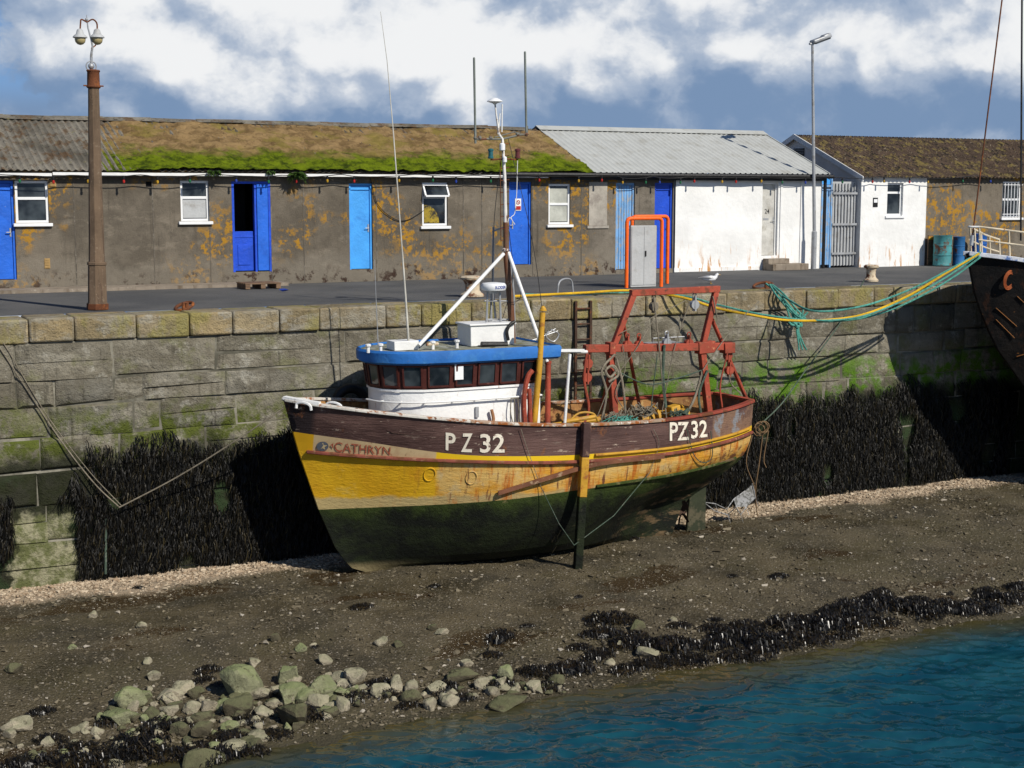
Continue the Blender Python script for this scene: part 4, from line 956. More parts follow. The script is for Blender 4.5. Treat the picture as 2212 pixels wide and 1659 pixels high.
    mb=MB(); A=H.on(712,962,.016);B=H.on(719,957,.016);C_=H.on(719,969,.016); mb.add([A,B,C_],[(0,1,2)]); part('name_arrow',mb,m_ntext,hull)
    for px,py in ((928,1025),(1018,1032)):
        c=H.on(px,py); mb=MB(); mb.tube([V((c.x+.09*math.cos(k*PI/10),H.Y(c.x+.09*math.cos(k*PI/10),c.z+.115*math.sin(k*PI/10))-.004,c.z+.115*math.sin(k*PI/10))) for k in range(21)],.012,6); part('porthole_ring',mb,hm[2],hull)
    A=H.on(1072,1064,.07);M_=H.on(1180,1030,.09);B=H.on(1290,1000,.07);C_=H.on(1430,985,.06)
    mb=MB(); mb.rail(crv([A,M_,B,C_],4),.05,.07); part('fender_plank',mb,mat('wet_rust_brown_plank',(.15,.06,.03),[((.3,.2,.12),7,.55,.62)],.3,.7),bt)
    X=P(1262,940,Yk-1.5).x; yl=Yk-1.58
    def leg(z0,z1,mt,lab):
        f=lambda z:V((X-.16*((-1.9-z)/2.8),yl+.03*((-1.9-z)/2.8),z)); mb=MB(); mb.beam(f(z0),f(z1),.14,.14); part('beaching_leg',mb,mt,bt,bev=.015,label=lab)
    leg(-1.9,-2.5,mat('dark_leg_paint',(.07,.035,.03),[((.2,.12,.08),6,.55,.65)]),'brown top of the wooden beaching leg'); leg(-2.5,-3.2,m_yel,'yellow middle of the wooden beaching leg'); leg(-3.2,-4.62,hm[3],'weed green foot of the wooden beaching leg')
    return hull,dd
hull,dd=build_hull()
HW=.84; FX=1.56
plan=[(4.38,HW),(3.96,HW),(3.54,HW),(3.12,HW),(2.7,HW),(2.22,.78),(1.87,.6),(1.64,.34),(FX,.0)]
full=[(x,-y) for x,y in plan]+[(x,y) for x,y in plan[-2::-1]]
def ringp(o,z,bx_=0):
    out=[]
    for x,y in full:
        w=cl(1-(x-FX)/1.1); q=1 if x>4.3 else 0
        out.append(V((XB+x-o*w+bx_*q,Yk+y*(1+o),z)))
    return out
m_whs=mat('wheelhouse_white_paint',(.76,.76,.74),[((.5,.46,.4),3,.6,.75,(2,2,.4)),(RUSTO,6,.63,.72,(2,2,.4),.8)],.05,.5)
mb=MB(); mb.loft([ringp(0,-2.25),ringp(0,-1.3),ringp(.0,-1.27)],True); mb.loft([ringp(.03,-1.3),ringp(.03,-1.26)],True); wh=part('wheelhouse',mb,m_whs,bt)
mb=MB(); mb.loft([ringp(.012,-1.268),ringp(.08,-.80),ringp(.08,-.76)],True); wb_=part('window_band',mb,m_brownp,bt)
r0=ringp(.012,-1.268);r1=ringp(.08,-.80); n=len(full)
for i in range(n-1):
    A,B,C_,D=r0[i],r0[i+1],r1[i+1],r1[i]
    nn=((B-A).cross(D-A)).normalized(); mid=(A+B+C_+D)/4
    if nn.dot(mid-V((XB+3,Yk,mid.z)))<0: nn=-nn
    def q(a,b): return (A.lerp(B,a)).lerp(D.lerp(C_,a),b)
    c4=[q(.12,.12),q(.88,.12),q(.88,.88),q(.12,.88)]
    mb=MB(); mb.add([p+nn*.012 for p in c4],[(0,1,2,3)]); w_=part('window',mb,m_glass,bt)
    mb=MB()
    for k in range(4): mb.beam(c4[k]+nn*.016,c4[(k+1)%4]+nn*.016,.03,.03,nn)
    part('window_frame',mb,m_brownp,w_)
mb=MB(); q=P(992,805,Yk-HW-.08); mb.box(q.x-.08,q.x+.08,Yk-HW-.078,Yk-HW-.07,q.z-.12,q.z+.14); part('white_curtain',mb,m_wpvc,bt)
mb=MB(); mb.loft([ringp(.12,-.84,.3),ringp(.20,-.80,.32),ringp(.205,-.64,.34),ringp(.17,-.60,.32),ringp(.13,-.63,.30)],True); rf=part('wheelhouse_roof_fascia',mb,m_roofblue,bt)
m_rooft=mat('faded_roof_paint',(.26,.27,.23),[((.16,.16,.09),3,.46,.6),((.08,.08,.03),6,.54,.64)],.15,.8)
mb=MB(); mb.add(ringp(.16,-.635,.31),[tuple(range(n))]); part('wheelhouse_roof',mb,m_rooft,bt)
mb=MB(); mb.add(ringp(.13,-.83,.3),[tuple(range(n))]); part('wheelhouse_soffit',mb,m_brownp,bt)
rr=ringp(.09,-1.47)[:9]; mb=MB(); mb.tube(crv(rr,3),.016,6); hr=part('handrail',mb,m_white,bt)
for p,q in zip(ringp(.09,-1.47)[:9:1],ringp(0,-1.47)[:9:1]):
    mb=MB(); mb.tube([p,q],.014,6); part('handrail_bracket',mb,m_white,hr)
q=P(1030,890,Yk-HW-.02)
part('rust_hasp',MB().box(q.x-.03,q.x+.03,Yk-HW-.04,Yk-HW-.01,q.z-.09,q.z+.09),m_galv,bt)
a=P(1122,900,Yk-HW).x
mb=MB(); mb.box(a,a+.4,Yk-HW-.02,Yk-HW-.003,-2.2,-1.32); mb.box(a+.06,a+.34,Yk-HW-.03,Yk-HW-.021,-1.85,-1.45); part('wheelhouse_side_panel',mb,m_whs,bt,bev=.01)
K=lambda px,py,dy=0.:P(px,py,Yk+dy)
mb=MB(); a=K(1017,738,-.3);b=K(1111,738,-.3); mb.box(a.x,b.x,Yk-.3,Yk+.25,-.63,-.27); mb.box(a.x-.03,b.x+.03,Yk-.33,Yk+.28,-.27,-.235); part('roof_box',mb,m_white,bt,bev=.012)
mb=MB(); a=K(852,745,-.35);b=K(905,745,-.35); mb.box(a.x,b.x,Yk-.35,Yk+.0,-.63,-.47); part('antenna_mount',mb,m_white,bt,bev=.01)
for px,py in ((795,742),(822,742),(987,740),(935,742)): 
    mb=MB(); p=K(px,py,-.4); mb.lathe((p.x,p.y,-.63),[(.03,0),(.03,.1),(.05,.11),(.05,.14),(.02,.15)],8)
    part('roof_vent',mb,m_white,bt)
mb=MB(); p=K(935,745,-.4); mb.tube([(p.x-.12,p.y,-.54),(p.x+.1,p.y,-.54)],.03,8); part('horn',mb,m_cream,bt)
mb=MB(); mb.tube([K(883,746,-.3),K(876,640,-.3),K(869,545,-.3)],[.022,.018,.016],8); mb.tube([K(869,545,-.3),K(850,290,-.3),K(836,130,-.3),K(822,25,-.3)],[.012,.010,.006,.004],6); part('whip_antenna',mb,mat('pale_fibreglass',(.5,.48,.42)),bt)
mb=MB(); mb.tube([K(817,748,.6),K(812,640,.6),K(809,560,.6)],[.01,.007,.004],6); part('whip_antenna',mb,m_galv,bt)
mb=MB(); mb.tube([K(1108,752),K(1103,660),K(1094,560),K(1092,480)],[.06,.06,.052,.042],12); part('mast',mb,mat('rusty_mast_paint',(.14,.08,.05),[(RUST,5,.45,.6,(2,2,.4)),((.55,.5,.45),6,.6,.68)],.2,.8),bt,label='rust brown lower mast')
mb=MB(); mb.tube([K(1092,482),K(1090,380),K(1085,300),K(1078,290),K(1073,255),K(1069,222)],[.036,.03,.026,.02,.017,.014],10); mb.ball(K(1092,540),.07,10,(1,1,.6)); part('mast',mb,mat('peeling_white_mast_paint',(.68,.66,.62),[(RUST,6,.52,.62,(2,2,.5)),((.3,.2,.12),9,.58,.66)],.1,.6),bt,label='peeling white upper mast')
mb=MB(); mb.tube([K(1112,748,.05),K(1110,640,.05),K(1101,545,.02)],.022,8); mb.tube([K(1076,748,.3),K(1064,620,.3),K(1066,490,.3)],.02,6);mb.tube([K(1064,500,.3),K(1092,490)],.015,6); part('mast_pipe',mb,m_galv,bt)
mb=MB()
for k in range(9): z_=520-k*26; mb.tube([K(1082,z_),K(1100,z_-2)],.009,5)
mb.tube([K(1082,520),K(1080,310)],.007,5); part('mast_steps',mb,m_rust,bt)
mb=MB(); mb.tube([K(1088,548,-.02),K(905,746,-.45)],.033,10); part('mast_stay_leg',mb,m_white,bt); mb=MB(); mb.tube([K(1098,545,-.02),K(1182,782,-.95)],.033,10); part('mast_stay_leg',mb,m_white,bt)
for pts in (((1098,300,0),(1150,520,-.3),(1180,740,-.4)),((1085,330,0),(1068,470,0),(1062,640,0),(1050,735,0)),((1100,540,0),(1125,640,-.1),(1085,655,-.1)),((1100,500,0),(1108,600,0),(1085,690,0))):
    mb=MB(); mb.tube(crv([K(*p) for p in pts],5),.006,5); part('mast_wire',mb,m_black,bt)
mb=MB(); mb.tube(crv([K(1027,285),K(1030,300),K(1055,300),K(1085,300),K(1120,292),K(1137,288),K(1139,272)],5),.018,8); mb.tube([K(1068,297),K(1110,285),K(1138,293)],.012,6)
for px in (1027,1036,1060,1118,1137): mb.ball(K(px,298 if px<1100 else 290),.04,8)
part('cross_arm',mb,mat('dull_grey_bracket',(.14,.14,.12),[(RUST,8,.52,.62)]),bt)
for (a,b) in (((1027,310),(1024,126)),((1137,285),(1134,113))):
    mb=MB(); mb.tube([K(*a),K(*b)],.021,8); mb.ball(K(*b),.021,8); part('rod_antenna',mb,mat('grey_green_fibreglass',(.17,.19,.17)),bt)
mb=MB(); mb.lathe(K(1069,222),[(.02,-.03),(.04,-.01),(.14,.02),(.13,.035),(.05,.08),(.01,.085)],16); part('satellite_dome',mb,m_wpvc,bt)
for p,q in (((1084,285),(1085,225)),((1076,290),(1080,245))):
    mb=MB(); mb.tube([K(*p),K(*q)],.012,6); part('small_antenna',mb,m_white,bt)
for px,py,mt in ((1060,332,flat('teal_lantern',(.02,.12,.14))),(1118,332,flat('dark_red_lantern',(.12,.03,.03)))):
    c=K(px,py); mb=MB(); mb.lathe(c,[(.035,-.085),(.05,-.08),(.05,-.05),(.04,-.045),(.04,.045),(.052,.05),(.052,.075),(.02,.09)],12); part('navigation_lantern',mb,mt,bt)
mb=MB(); mb.tube([K(1060,345),K(1090,343),K(1118,345)],.016,6); part('lantern_arm',mb,m_rust,bt)
for c,s_ in ((K(1085,318,-.06),1.),(K(1090,345,-.06),.8)):
    mb=MB(); mb.lathe(c,[(.035*s_,-.06*s_),(.05*s_,-.05*s_),(.05*s_,.05*s_),(.03*s_,.07*s_)],12); part('masthead_light',mb,m_wpvc,bt)
mb=MB(); mb.tube(crv([K(1118,345),K(1116,420),K(1112,460),K(1104,470),K(1112,485),K(1100,470),K(1094,500)],5),.007,5); part('signal_cable',mb,m_white,bt)
c=K(1066,622,-.1); mb=MB(); mb.lathe(c,[(.13,-.05),(.21,-.035),(.225,.0),(.225,.05),(.2,.085),(.08,.1)],24); rd=part('radar_dome',mb,m_wpvc,bt)
mb=MB(); mb.lathe(c+V((0,0,-.05)),[(.12,-.04),(.14,0)],14); mb.tube([c+V((-.12,0,-.06)),K(1050,745,-.1)],.02,6); mb.tube([c+V((.12,0,-.06)),K(1084,745,-.1)],.02,6); mb.tube([c+V((.0,.1,-.06)),K(1062,745,.1)],.02,6); mb.tube([K(1050,690,-.1),K(1100,690,-.0)],.015,6); mb.tube([K(1046,650,-.1),K(1100,650,0)],.015,6); part('radar_bracket',mb,m_galv,bt)
vs,fs=text_mesh('KODEN',.02); mb=MB(); mb.add([V((c.x+.229*math.sin(-.3+a*1.0),c.y-.229*math.cos(-.3+a*1.0),c.z-.005+b*.055)) for a,b in vs],fs); part('radar_lettering',mb,m_sblue,rd,smooth=False)
mb=MB(); mb.tube([K(1153,925,-1.0),K(1165,790,-1.0),K(1172,675,-1.0)],[.055,.055,.05],12); mb.lathe(K(1173,672,-1.0),[(.05,0),(.065,.005),(.065,.02),(.05,.03),(.05,.05),(.02,.09)],12); part('exhaust_pipe',mb,m_yel,bt)
mb=MB(); mb.tube([K(1183,930,-.9),K(1184,785,-.9)],.05,10); mb.lathe(K(1184,785,-.9),[(.05,0),(.06,.0),(.06,.04),(.03,.05)],10); part('red_post',mb,m_red,bt)
mb=MB(); mb.tube(crv([K(1134,920,-1.0),K(1132,860,-1.0),K(1140,815,-1.0),K(1150,800,-1.0)],4),.045,8); mb.tube([K(1146,918,-1.02),K(1143,840,-1.02)],.04,8); part('davit',mb,m_red,bt)
mb=MB(); mb.tube([K(1219,925,-1.1),K(1231,765,-1.1)],.028,8); mb.tube([K(1200,757,-.9),K(1268,760,-.9)],.03,8);mb.beam(K(1196,757,-1.),K(1262,757,-1.),.02,.05); part('rail_stanchion',mb,m_white,bt)
mb=MB(); mb.tube(crv([K(1125,740,.4),K(1150,735,.4),K(1185,722,.4),K(1205,715,.4)],4),.012,6); mb.tube([K(1130,750,.5),K(1200,710,.5)],.01,6); mb.tube(crv([K(1185,715,.4),K(1180,728,.4),K(1196,738,.4),K(1207,722,.4),K(1190,712,.4)],4),.014,6); part('roof_stay',mb,m_galv,bt)
mb=MB(); mb.tube(crv([K(1098,735,-.35),K(1095,715,-.35),K(1103,700,-.35),K(1112,695,-.35)],4),.03,8); mb.tube([K(1040,744,-.4),K(1095,744,-.4)],.05,8); part('searchlight',mb,m_black,bt)
for (x0,x1) in ((640,672),(705,738)):
    mb=MB(); p=K(x0,882,-.3);q=K(x1,886,-.5); mb.tube(crv([p,p+V((.02,0,.08)),(p+q)/2+V((0,0,.11)),q+V((-.02,0,.08)),q],4),.024,6); part('bow_fairlead',mb,m_white,bt)
mb=MB(); mb.add([H.pt(.004,-1.36,-1),H.pt(.06,-1.46,-1),H.pt(.06,-1.46,1),H.pt(.004,-1.36,1)],[(0,1,2,3)]); mb.rail([H.pt(.001+.05*i/6,H.sheer(.05*i/6)+.05,-1,-.03) for i in range(7)],.12,.05)
part('bow_cap',mb,m_white,bt)
g_=-.55
def gb(a,b,w,h,name='gantry_beam',mt=None,d0=g_,d1=None):
    mb=MB(); mb.beam(K(*a,d0),K(*b,d1 if d1 is not None else d0),w,h,(0,1,0)); return part(name,mb,mt or m_red,bt,bev=.012)
gb((1362,633),(1553,624),.12,.11);gb((1262,753),(1582,748),.14,.13)
gb((1368,636),(1325,748),.11,.1,'gantry_leg');gb((1318,762),(1328,915),.12,.13,'gantry_leg');gb((1546,630),(1518,745),.11,.1,'gantry_leg');gb((1516,760),(1532,905),.12,.13,'gantry_leg')
gb((1325,752),(1312,752),.22,.2,'gantry_bracket');gb((1505,752),(1540,748),.22,.18,'gantry_bracket');gb((1560,752),(1582,750),.2,.2,'gantry_bracket')
mb=MB(); mb.tube([K(1345,690,g_),K(1382,880,.8)],.035,8); part('gantry_brace',mb,m_red,bt); mb=MB(); mb.tube([K(1538,690,g_),K(1618,875,.1)],.04,8); part('gantry_brace',mb,m_red,bt)
mb=MB(); mb.tube([K(1330,740,g_),K(1300,880,.9)],.03,8); part('gantry_brace',mb,m_red,bt)
def block(px,py,mt,dy=g_,s=1.):
    c=K(px,py,dy); mb=MB(); mb.lathe(c+V((0,-.04*s,0)),[(.02*s,0),(.085*s,.0),(.085*s,.08*s),(.02*s,.08*s)],14,(0,1,0)); mb.beam(c+V((0,0,.16*s)),c+V((0,0,-.12*s)),.03*s,.1*s,(0,1,0)); mb.tube([c+V((.04*s*math.cos(a*PI/5),0,.17*s+.04*s*math.sin(a*PI/5))) for a in range(11)],.012,6); part('pulley_block',mb,mt,bt)
for a in ((1412,662,m_rope),(1355,745,m_red),(1500,658,m_galv),(1270,785,m_red),(1268,815,m_red),(1572,768,m_red),(1575,800,m_red),(1440,740,m_galv),(1520,805,m_rope),(1488,742,m_red),(1380,745,m_red)): block(*a)
mb=MB(); q=K(1398,745,-.2);q2=K(1465,735,-.2); mb.box(q.x,q2.x,Yk-.4,Yk+.0,q.z-.0,q.z+.03); mb.tube([(q.x,Yk-.4,q.z+.03),(q.x,Yk-.4,q.z+.14),(q2.x,Yk-.4,q.z+.14),(q2.x,Yk-.4,q.z+.03)],.012,6); part('wire_tray',mb,m_galv,bt)
def hang(pts,r,mt,name='hanging_rope'):
    mb=MB(); mb.tube(crv([K(*p) if len(p)==3 else K(*p,g_-.1) for p in pts],6),r,6); part(name,mb,mt,bt)
hang([(1412,640),(1425,760),(1432,840),(1440,905)],.014,m_rope);hang([(1328,765),(1300,800),(1310,850),(1298,915)],.022,m_rope);hang([(1330,770),(1345,830),(1352,905)],.022,m_rope);hang([(1328,800),(1400,830),(1470,815),(1515,800)],.014,m_net)
hang([(1518,800),(1545,760),(1590,700),(1640,650)],.009,m_rope);hang([(1490,650),(1455,760),(1430,890)],.009,m_rope);hang([(1550,690),(1540,640)],.012,m_rope);hang([(1268,760),(1262,820),(1272,880),(1262,915)],.024,m_red)
hang([(1340,720),(1400,690),(1480,650)],.008,m_rope);hang([(1412,690),(1370,760),(1320,830),(1290,900)],.009,m_rope);hang([(1515,810),(1500,860),(1480,900)],.025,m_rope);hang([(1528,800),(1510,850),(1515,900)],.024,m_net)
hang([(1572,760),(1556,830),(1560,880)],.016,m_red);hang([(1575,810),(1580,830),(1600,850)],.012,m_rope);hang([(1345,745),(1350,800),(1330,850),(1360,900)],.009,m_rope);hang([(1435,745),(1432,810),(1438,880)],.028,m_net);hang([(1420,765),(1412,830),(1405,895)],.01,m_net)
hang([(1320,790,-.7),(1330,800,-.7),(1318,815,-.7),(1308,800,-.7),(1325,790,-.7),(1335,810,-.7),(1315,825,-.7)],.024,m_rope,'rope_coil')
mb=MB(); c=K(1420,905,-.2); mb.tube([c+V((-.5,0,0)),c+V((.5,0,0))],.16,16); 
for s_ in (-.5,-.1,.5): mb.lathe(c+V((s_-.02,0,0)),[(.05,0),(.26,0),(.26,.04),(.05,.04)],18,(1,0,0))
part('winch',mb,m_yel,bt)
for px,py,s_ in ((1455,885,.1),(1478,890,.08)):
    mb=MB(); mb.obox(K(px,py,-.5),(s_,0,.02),(0,s_,0),(0,.02,s_*.8))
    part('deck_gear',mb,m_yel,bt,bev=.02)
mb=MB(); p=K(1215,912,-.9);q=K(1285,900,-.9); mb.tube([p,q],.04,8); mb.tube([K(1190,920,-.6),K(1300,905,-.6)],.05,8);mb.tube(crv([K(1225,915,-.9),K(1250,893,-.9),K(1280,893,-.9),K(1292,910,-.9)],5),.02,6); part('deck_spar',mb,m_yel,bt)
def heap(px,py,w,h,n,mt,dy,name='net_heap'):
    c=K(px,py,dy); mb=MB(); r=random.Random(px)
    for i in range(n):
        p=c+V((r.gauss(0,w*.35),r.gauss(0,w*.25),r.random()*h*.6)); 
        mb.tube(crv([p,p+V((r.uniform(-.12,.12),r.uniform(-.1,.1),r.uniform(0,h*.5))),p+V((r.uniform(-.2,.2),r.uniform(-.1,.1),-.02))],4),.009,5)
    part(name,mb,mt,bt)
heap(1350,918,.35,.18,60,m_teal,-1.0);heap(1330,912,.25,.2,50,m_rope,-.8);heap(1385,900,.4,.25,70,m_rope,-.7);heap(1470,905,.3,.2,50,m_net,-.8)
mb=MB(); mb.tube(crv([K(1062,885,-.92),K(1066,905,-.92),K(1062,918,-.92)],4),.03,8); part('rope_hank',mb,mat('orange_brown_rope',(.3,.15,.07)),bt)
mb=MB(); 
for k in range(3): mb.tube(crv([K(1104+k*7,860,-.92),K(1103+k*9,890,-.94),K(1108+k*6,915,-.94)],4),.01,6)
mb.tube([K(1104,860,-.92),K(1124,860,-.92)],.012,6); part('side_rack',mb,m_rope,bt)
def drape(pts,r,mt,label,offs=.05,name='rope'):
    mb=MB(); mb.tube(crv([H.on(a,b,offs) for a,b in pts],5),r,5); part(name,mb,mt,bt,label=label)
drape([(1122,925),(1140,980),(1165,1050)],.006,m_rope,None,name='hanging_line');drape([(1480,925),(1495,980),(1515,998),(1535,985),(1532,930)],.009,m_net,None,name='hanging_line')
drape([(1408,925),(1420,960),(1400,1020)],.006,m_rope,None,name='hanging_line')
fp=P(1240,1190,Yk-1.62)
for a in ((1165,1050),(1400,1020)):
    mb=MB(); p=H.on(*a,.05); q=fp+V((0,0,.1)); mb.tube([p,p.lerp(q,.5)+V((0,-.05,-.12)),q],.007,5)
    part('leg_guy_line',mb,m_net,bt)
for px in (1205,1330):
    mb=MB(); r=random.Random(px); c=P(px,1150,Yk-1.55)
    for i in range(30): p=c+V((r.gauss(0,.1),r.gauss(0,.04),r.gauss(0,.1))); mb.tube([p,p+V((r.uniform(-.08,.08),0,-.1))],.004,4)
    part('weed_tangle',mb,m_weed,bt)
# ---------------------------------------------------------------- trawler bow on the right
Yt=23.2; c=P(2088,552,Yt)
T=Hull(c.x,Yt,-5.0,[(0,.78),(.05,.66),(.1,.5),(.2,.25),(.5,-.2),(1,0)],[(.8,0),(-.2,.3),(-1.2,.9),(-2.07,1.75),(-3,2.5),(-5,3.4)],[(.8,16),(-3,15.5),(-5,14)],[(0,0),(.02,.3),(.06,.75),(.12,1.2),(.2,1.55),(.4,1.75),(1,1.4)])
tr=thing('trawler','rusty black hulled trawler with white bow rail moored at right','boat',(c.x+8,Yt,-5))
m=Mt('black_rusty_hull',.75,.2); cc=m.mix(m.th(m.noise(2,8,.7),.4,.6),(.003,.003,.0035),(.010,.008,.007)); cc=m.mix(m.th(m.noise(3,8,.7,st=(1,1,.4)),.58,.66,0,.7),cc,(.04,.016,.008)); cc=m.mix(m.th(m.noise(7,8,.7),.66,.7),cc,(.22,.09,.02)); m.bump(m.noise(10,8,.7),.02); m_tr=m.done(cc)
us=T.us(30); rows=[((lambda u,t=j/14:T.k+(T.sheer(u)-T.k)*t),0) for j in range(15)]
mb=MB(); T.mesh(rows,mb,us); part('hull',mb,m_tr,tr)
mb=MB(); mb.loft([[V((T.pt(u,T.sheer(u)).x,Yt-T.b(u,T.sheer(u))+.03,T.sheer(u)-.06)) for u in us],[V((T.pt(u,T.sheer(u)).x,Yt+T.b(u,T.sheer(u))-.03,T.sheer(u)-.06)) for u in us]]); part('deck',mb,m_galv,tr)
for s_ in (-1,1):
    mb=MB(); mb.rail([T.pt(.001+.9*i/40,T.sheer(.9*i/40)+.0,s_,0) for i in range(41)],.12,.09); part('gunwale',mb,mat('white_blue_gunwale',(.6,.62,.66),[((.1,.18,.4),3,.5,.6)]),tr,bev=.01)
    mb=MB(); top=[T.pt(.012+.12*i/12,T.sheer(.12*i/12)+.55+.0*i,s_,-.08) for i in range(13)]; low=[p-V((0,0,.27)) for p in top]
    mb.tube(top,.022,8);mb.tube(low,.018,8)
    for i in (0,3,6,9,12): mb.tube([top[i],top[i]-V((0,0,.56))+V((.06,0,0))],.02,8)
    part('bow_rail',mb,mat('cream_rail_paint',(.6,.52,.38),[(RUSTO,6,.6,.68)]),tr)
mb=MB(); mb.tube(crv([T.pt(.012,T.sheer(0)+.55,-1,-.08),V((c.x+.05,Yt,1.33)),T.pt(.012,T.sheer(0)+.55,1,-.08)],5),.022,8); part('bow_rail',mb,m_white,tr)
for k,(a,b) in enumerate((((2196,640),(2212,655)),((2150,665),(2195,705)),((2150,690),(2190,730)),((2195,770),(2212,765)))):
    mb=MB(); A=T.on(*a,.015);B=T.on(*b,.015); mb.beam(A,B,.01,.022,(0,1,0)); part('draught_mark',mb,mat('dull_orange_mark',(.2,.08,.02)),tr)
cc=T.on(2178,605,.03); mb=MB()
for q in range(3): mb.tube([V((cc.x+(.1+.03*q)*math.cos(k*PI/8),T.Y(cc.x,cc.z+.1*math.sin(k*PI/8))-.03,cc.z+(.14+.03*q)*math.sin(k*PI/8))) for k in range(17)],.014,6)
part('hawse_ring',mb,mat('orange_rust',(.28,.07,.02)),tr)
mb=MB(); mb.tube([P(2172,-60,Yt),P(2101,508,Yt)],.016,6); part('forestay',mb,m_rust,tr)
mb=MB(); mb.tube([P(2101,508,Yt),P(2098,530,Yt)],.04,8); part('forestay_shackle',mb,m_galv,tr)
mb=MB(); mb.tube([P(2208,-80,Yt),P(2205,520,Yt)],.02,6); part('rigging_wire',mb,m_black,tr)
# ---------------------------------------------------------------- mooring ropes
def rope(pts,r,mt,label,n=8,group=None):
    mb=MB(); mb.tube(crv([P(*p) for p in pts],n),r,7); solo('mooring_rope',mb,mt,label,'rope',group)
y0=Yt-.3
rope([(2115,548,y0),(2040,592,y0+.2),(1960,640,y0+.4),(1870,678,y0+.5),(1790,691,y0+.6),(1700,692,y0+.6),(1620,680,y0+.8),(1545,665,24.3),(1475,643,24.6),(1370,628,25.3),(1250,633,25.6),(1110,640,25.5)],.026,m_yrope,'long yellow mooring rope sagging from the trawler along the quay')
rope([(2118,545,y0),(2040,588,y0+.2),(1960,628,y0+.4),(1860,662,y0+.5),(1760,672,y0+.8),(1700,645,24.6),(1655,613,25.4)],.022,m_teal,'upper teal mooring rope sagging from the trawler to the iron ring')
rope([(2118,555,y0),(2050,605,y0+.2),(1960,654,y0+.4),(1880,683,y0+.5),(1800,694,y0+.7),(1735,690,24.2),(1700,660,24.7),(1662,615,25.4)],.022,m_teal,'lowest teal mooring rope sagging from the trawler to the iron ring')
rope([(2115,550,y0),(2045,598,y0+.2),(1960,645,y0+.3),(1860,684,y0+.4),(1760,692,y0+.6),(1650,680,y0+.9),(1545,657,24.4),(1480,640,24.7),(1370,632,25.4),(1240,636,25.7),(1130,636,25.6)],.02,m_teal,'teal mooring rope running beside the yellow one')
for k,(dx,lb) in enumerate(((0,'left'),(9,'middle'),(18,'right'))):
    rope([(1663+dx*.3,615,25.2),(1675+dx,635,24.8),(1700+dx,665,24.75),(1722+dx,688,24.75)],.022,m_teal,'short teal rope bundled below the iron ring, %s strand'%lb,6)
mb=MB(); r=random.Random(4)
for k in range(7):
    a=P(1700+k*7,672+r.uniform(-8,8),24.75);b=P(1716+r.uniform(-4,20),700+r.uniform(-6,8),24.72); d=P(1745-k*8,680+r.uniform(-8,10),24.7); mb.tube(crv([a,b,d],5),.02,6)
for dx in (-4,0,4): mb.tube(crv([P(1724+dx,690,24.75),P(1723+dx*.5,715,24.75),P(1728+dx,735,24.75),P(1734+dx*2,756,24.75)],5),.018,6)
solo('rope_knot',mb,m_teal,'tangled teal rope knot with loose tail hanging on the quay wall','rope')
rope([(612,882,Yk),(500,958,23.9),(380,1032,24.4),(258,1096,24.7)],.012,m_rope,'pale bow rope running from the bow down to the low wall ring')
rope([(258,1096,24.7),(200,1040,24.8),(120,935,24.9),(0,752,24.95),(-60,660,24.95)],.012,m_rope,'pale rope rising from the low ring to the quay at left')
rope([(262,1092,24.72),(190,1015,24.85),(100,895,24.93),(10,745,24.96),(-50,650,24.97)],.008,m_rope,'thin line standing in for the shadow of the pale rope at left')  # thin tube modelled in place of the pale rope's cast shadow
rope([(228,1240,24.85),(229,1120,24.9)],.02,m_net,'short weedy chain hanging on the wall at lower left')
rope([(1866,606,25.3),(1820,690,24.9),(1740,800,24.5),(1690,870,24.2),(1645,915,23.9)],.014,m_net,'dark stern rope from the cream bollard down to the boat stern')
mb=MB(); r=random.Random(9); c=P(1650,922,23.7)
for k in range(5):
    a0=r.uniform(0,6); R_=r.uniform(.1,.17); mb.tube([c+V((R_*math.cos(a0+q*.45),r.uniform(-.02,.02)+.04*k,R_*.9*math.sin(a0+q*.45)-.02*k)) for q in range(14)],.011,5)
for pts in (((1648,935),(1640,1000),(1632,1060),(1636,1115)),((1660,930),(1650,990),(1655,1010)),((1625,940),(1612,1000),(1630,1060),(1600,1100))): mb.tube(crv([P(a,b,23.8) for a,b in pts],5),.012,5)
solo('rope_coil',mb,mat('brown_rope',(.16,.1,.05)),'tangled brown rope coil hanging off the boat stern','rope')
mb=MB(); 
pts=[(1520,1085),(1545,1088),(1570,1100),(1585,1078),(1610,1060),(1625,1045),(1632,1075),(1612,1095),(1600,1112),(1590,1095),(1572,1112),(1545,1104)]
ps=[P(a,b,23.6+.1*math.sin(i*2)) for i,(a,b) in enumerate(pts)]
for i in range(len(ps)): mb.tube([ps[i],ps[(i+1)%len(ps)]],.01,5)
mb.add([ps[3],ps[4],ps[5],ps[6],ps[7],ps[9]],[(0,1,2,3,4,5)])
for i in range(1,11): mb.tube([ps[i],P(pts[i][0]+6,pts[i][1]+18,23.6)],.006,4)
solo('net_scrap',mb,mat('dirty_white_net',(.33,.33,.33),[((.12,.12,.11),14,.45,.6)],.2),'torn whitish net scrap hanging below the boat stern','net')
c=P(757,872,Yq-.25); mb=MB(); mb.tube([c+V((.28*math.cos(k*PI/12),0,.28*math.sin(k*PI/12))) for k in range(25)],.09,10); solo('tyre_fender',mb,m_black,'black tyre fender hung on the wall just behind the wheelhouse front','tyre')
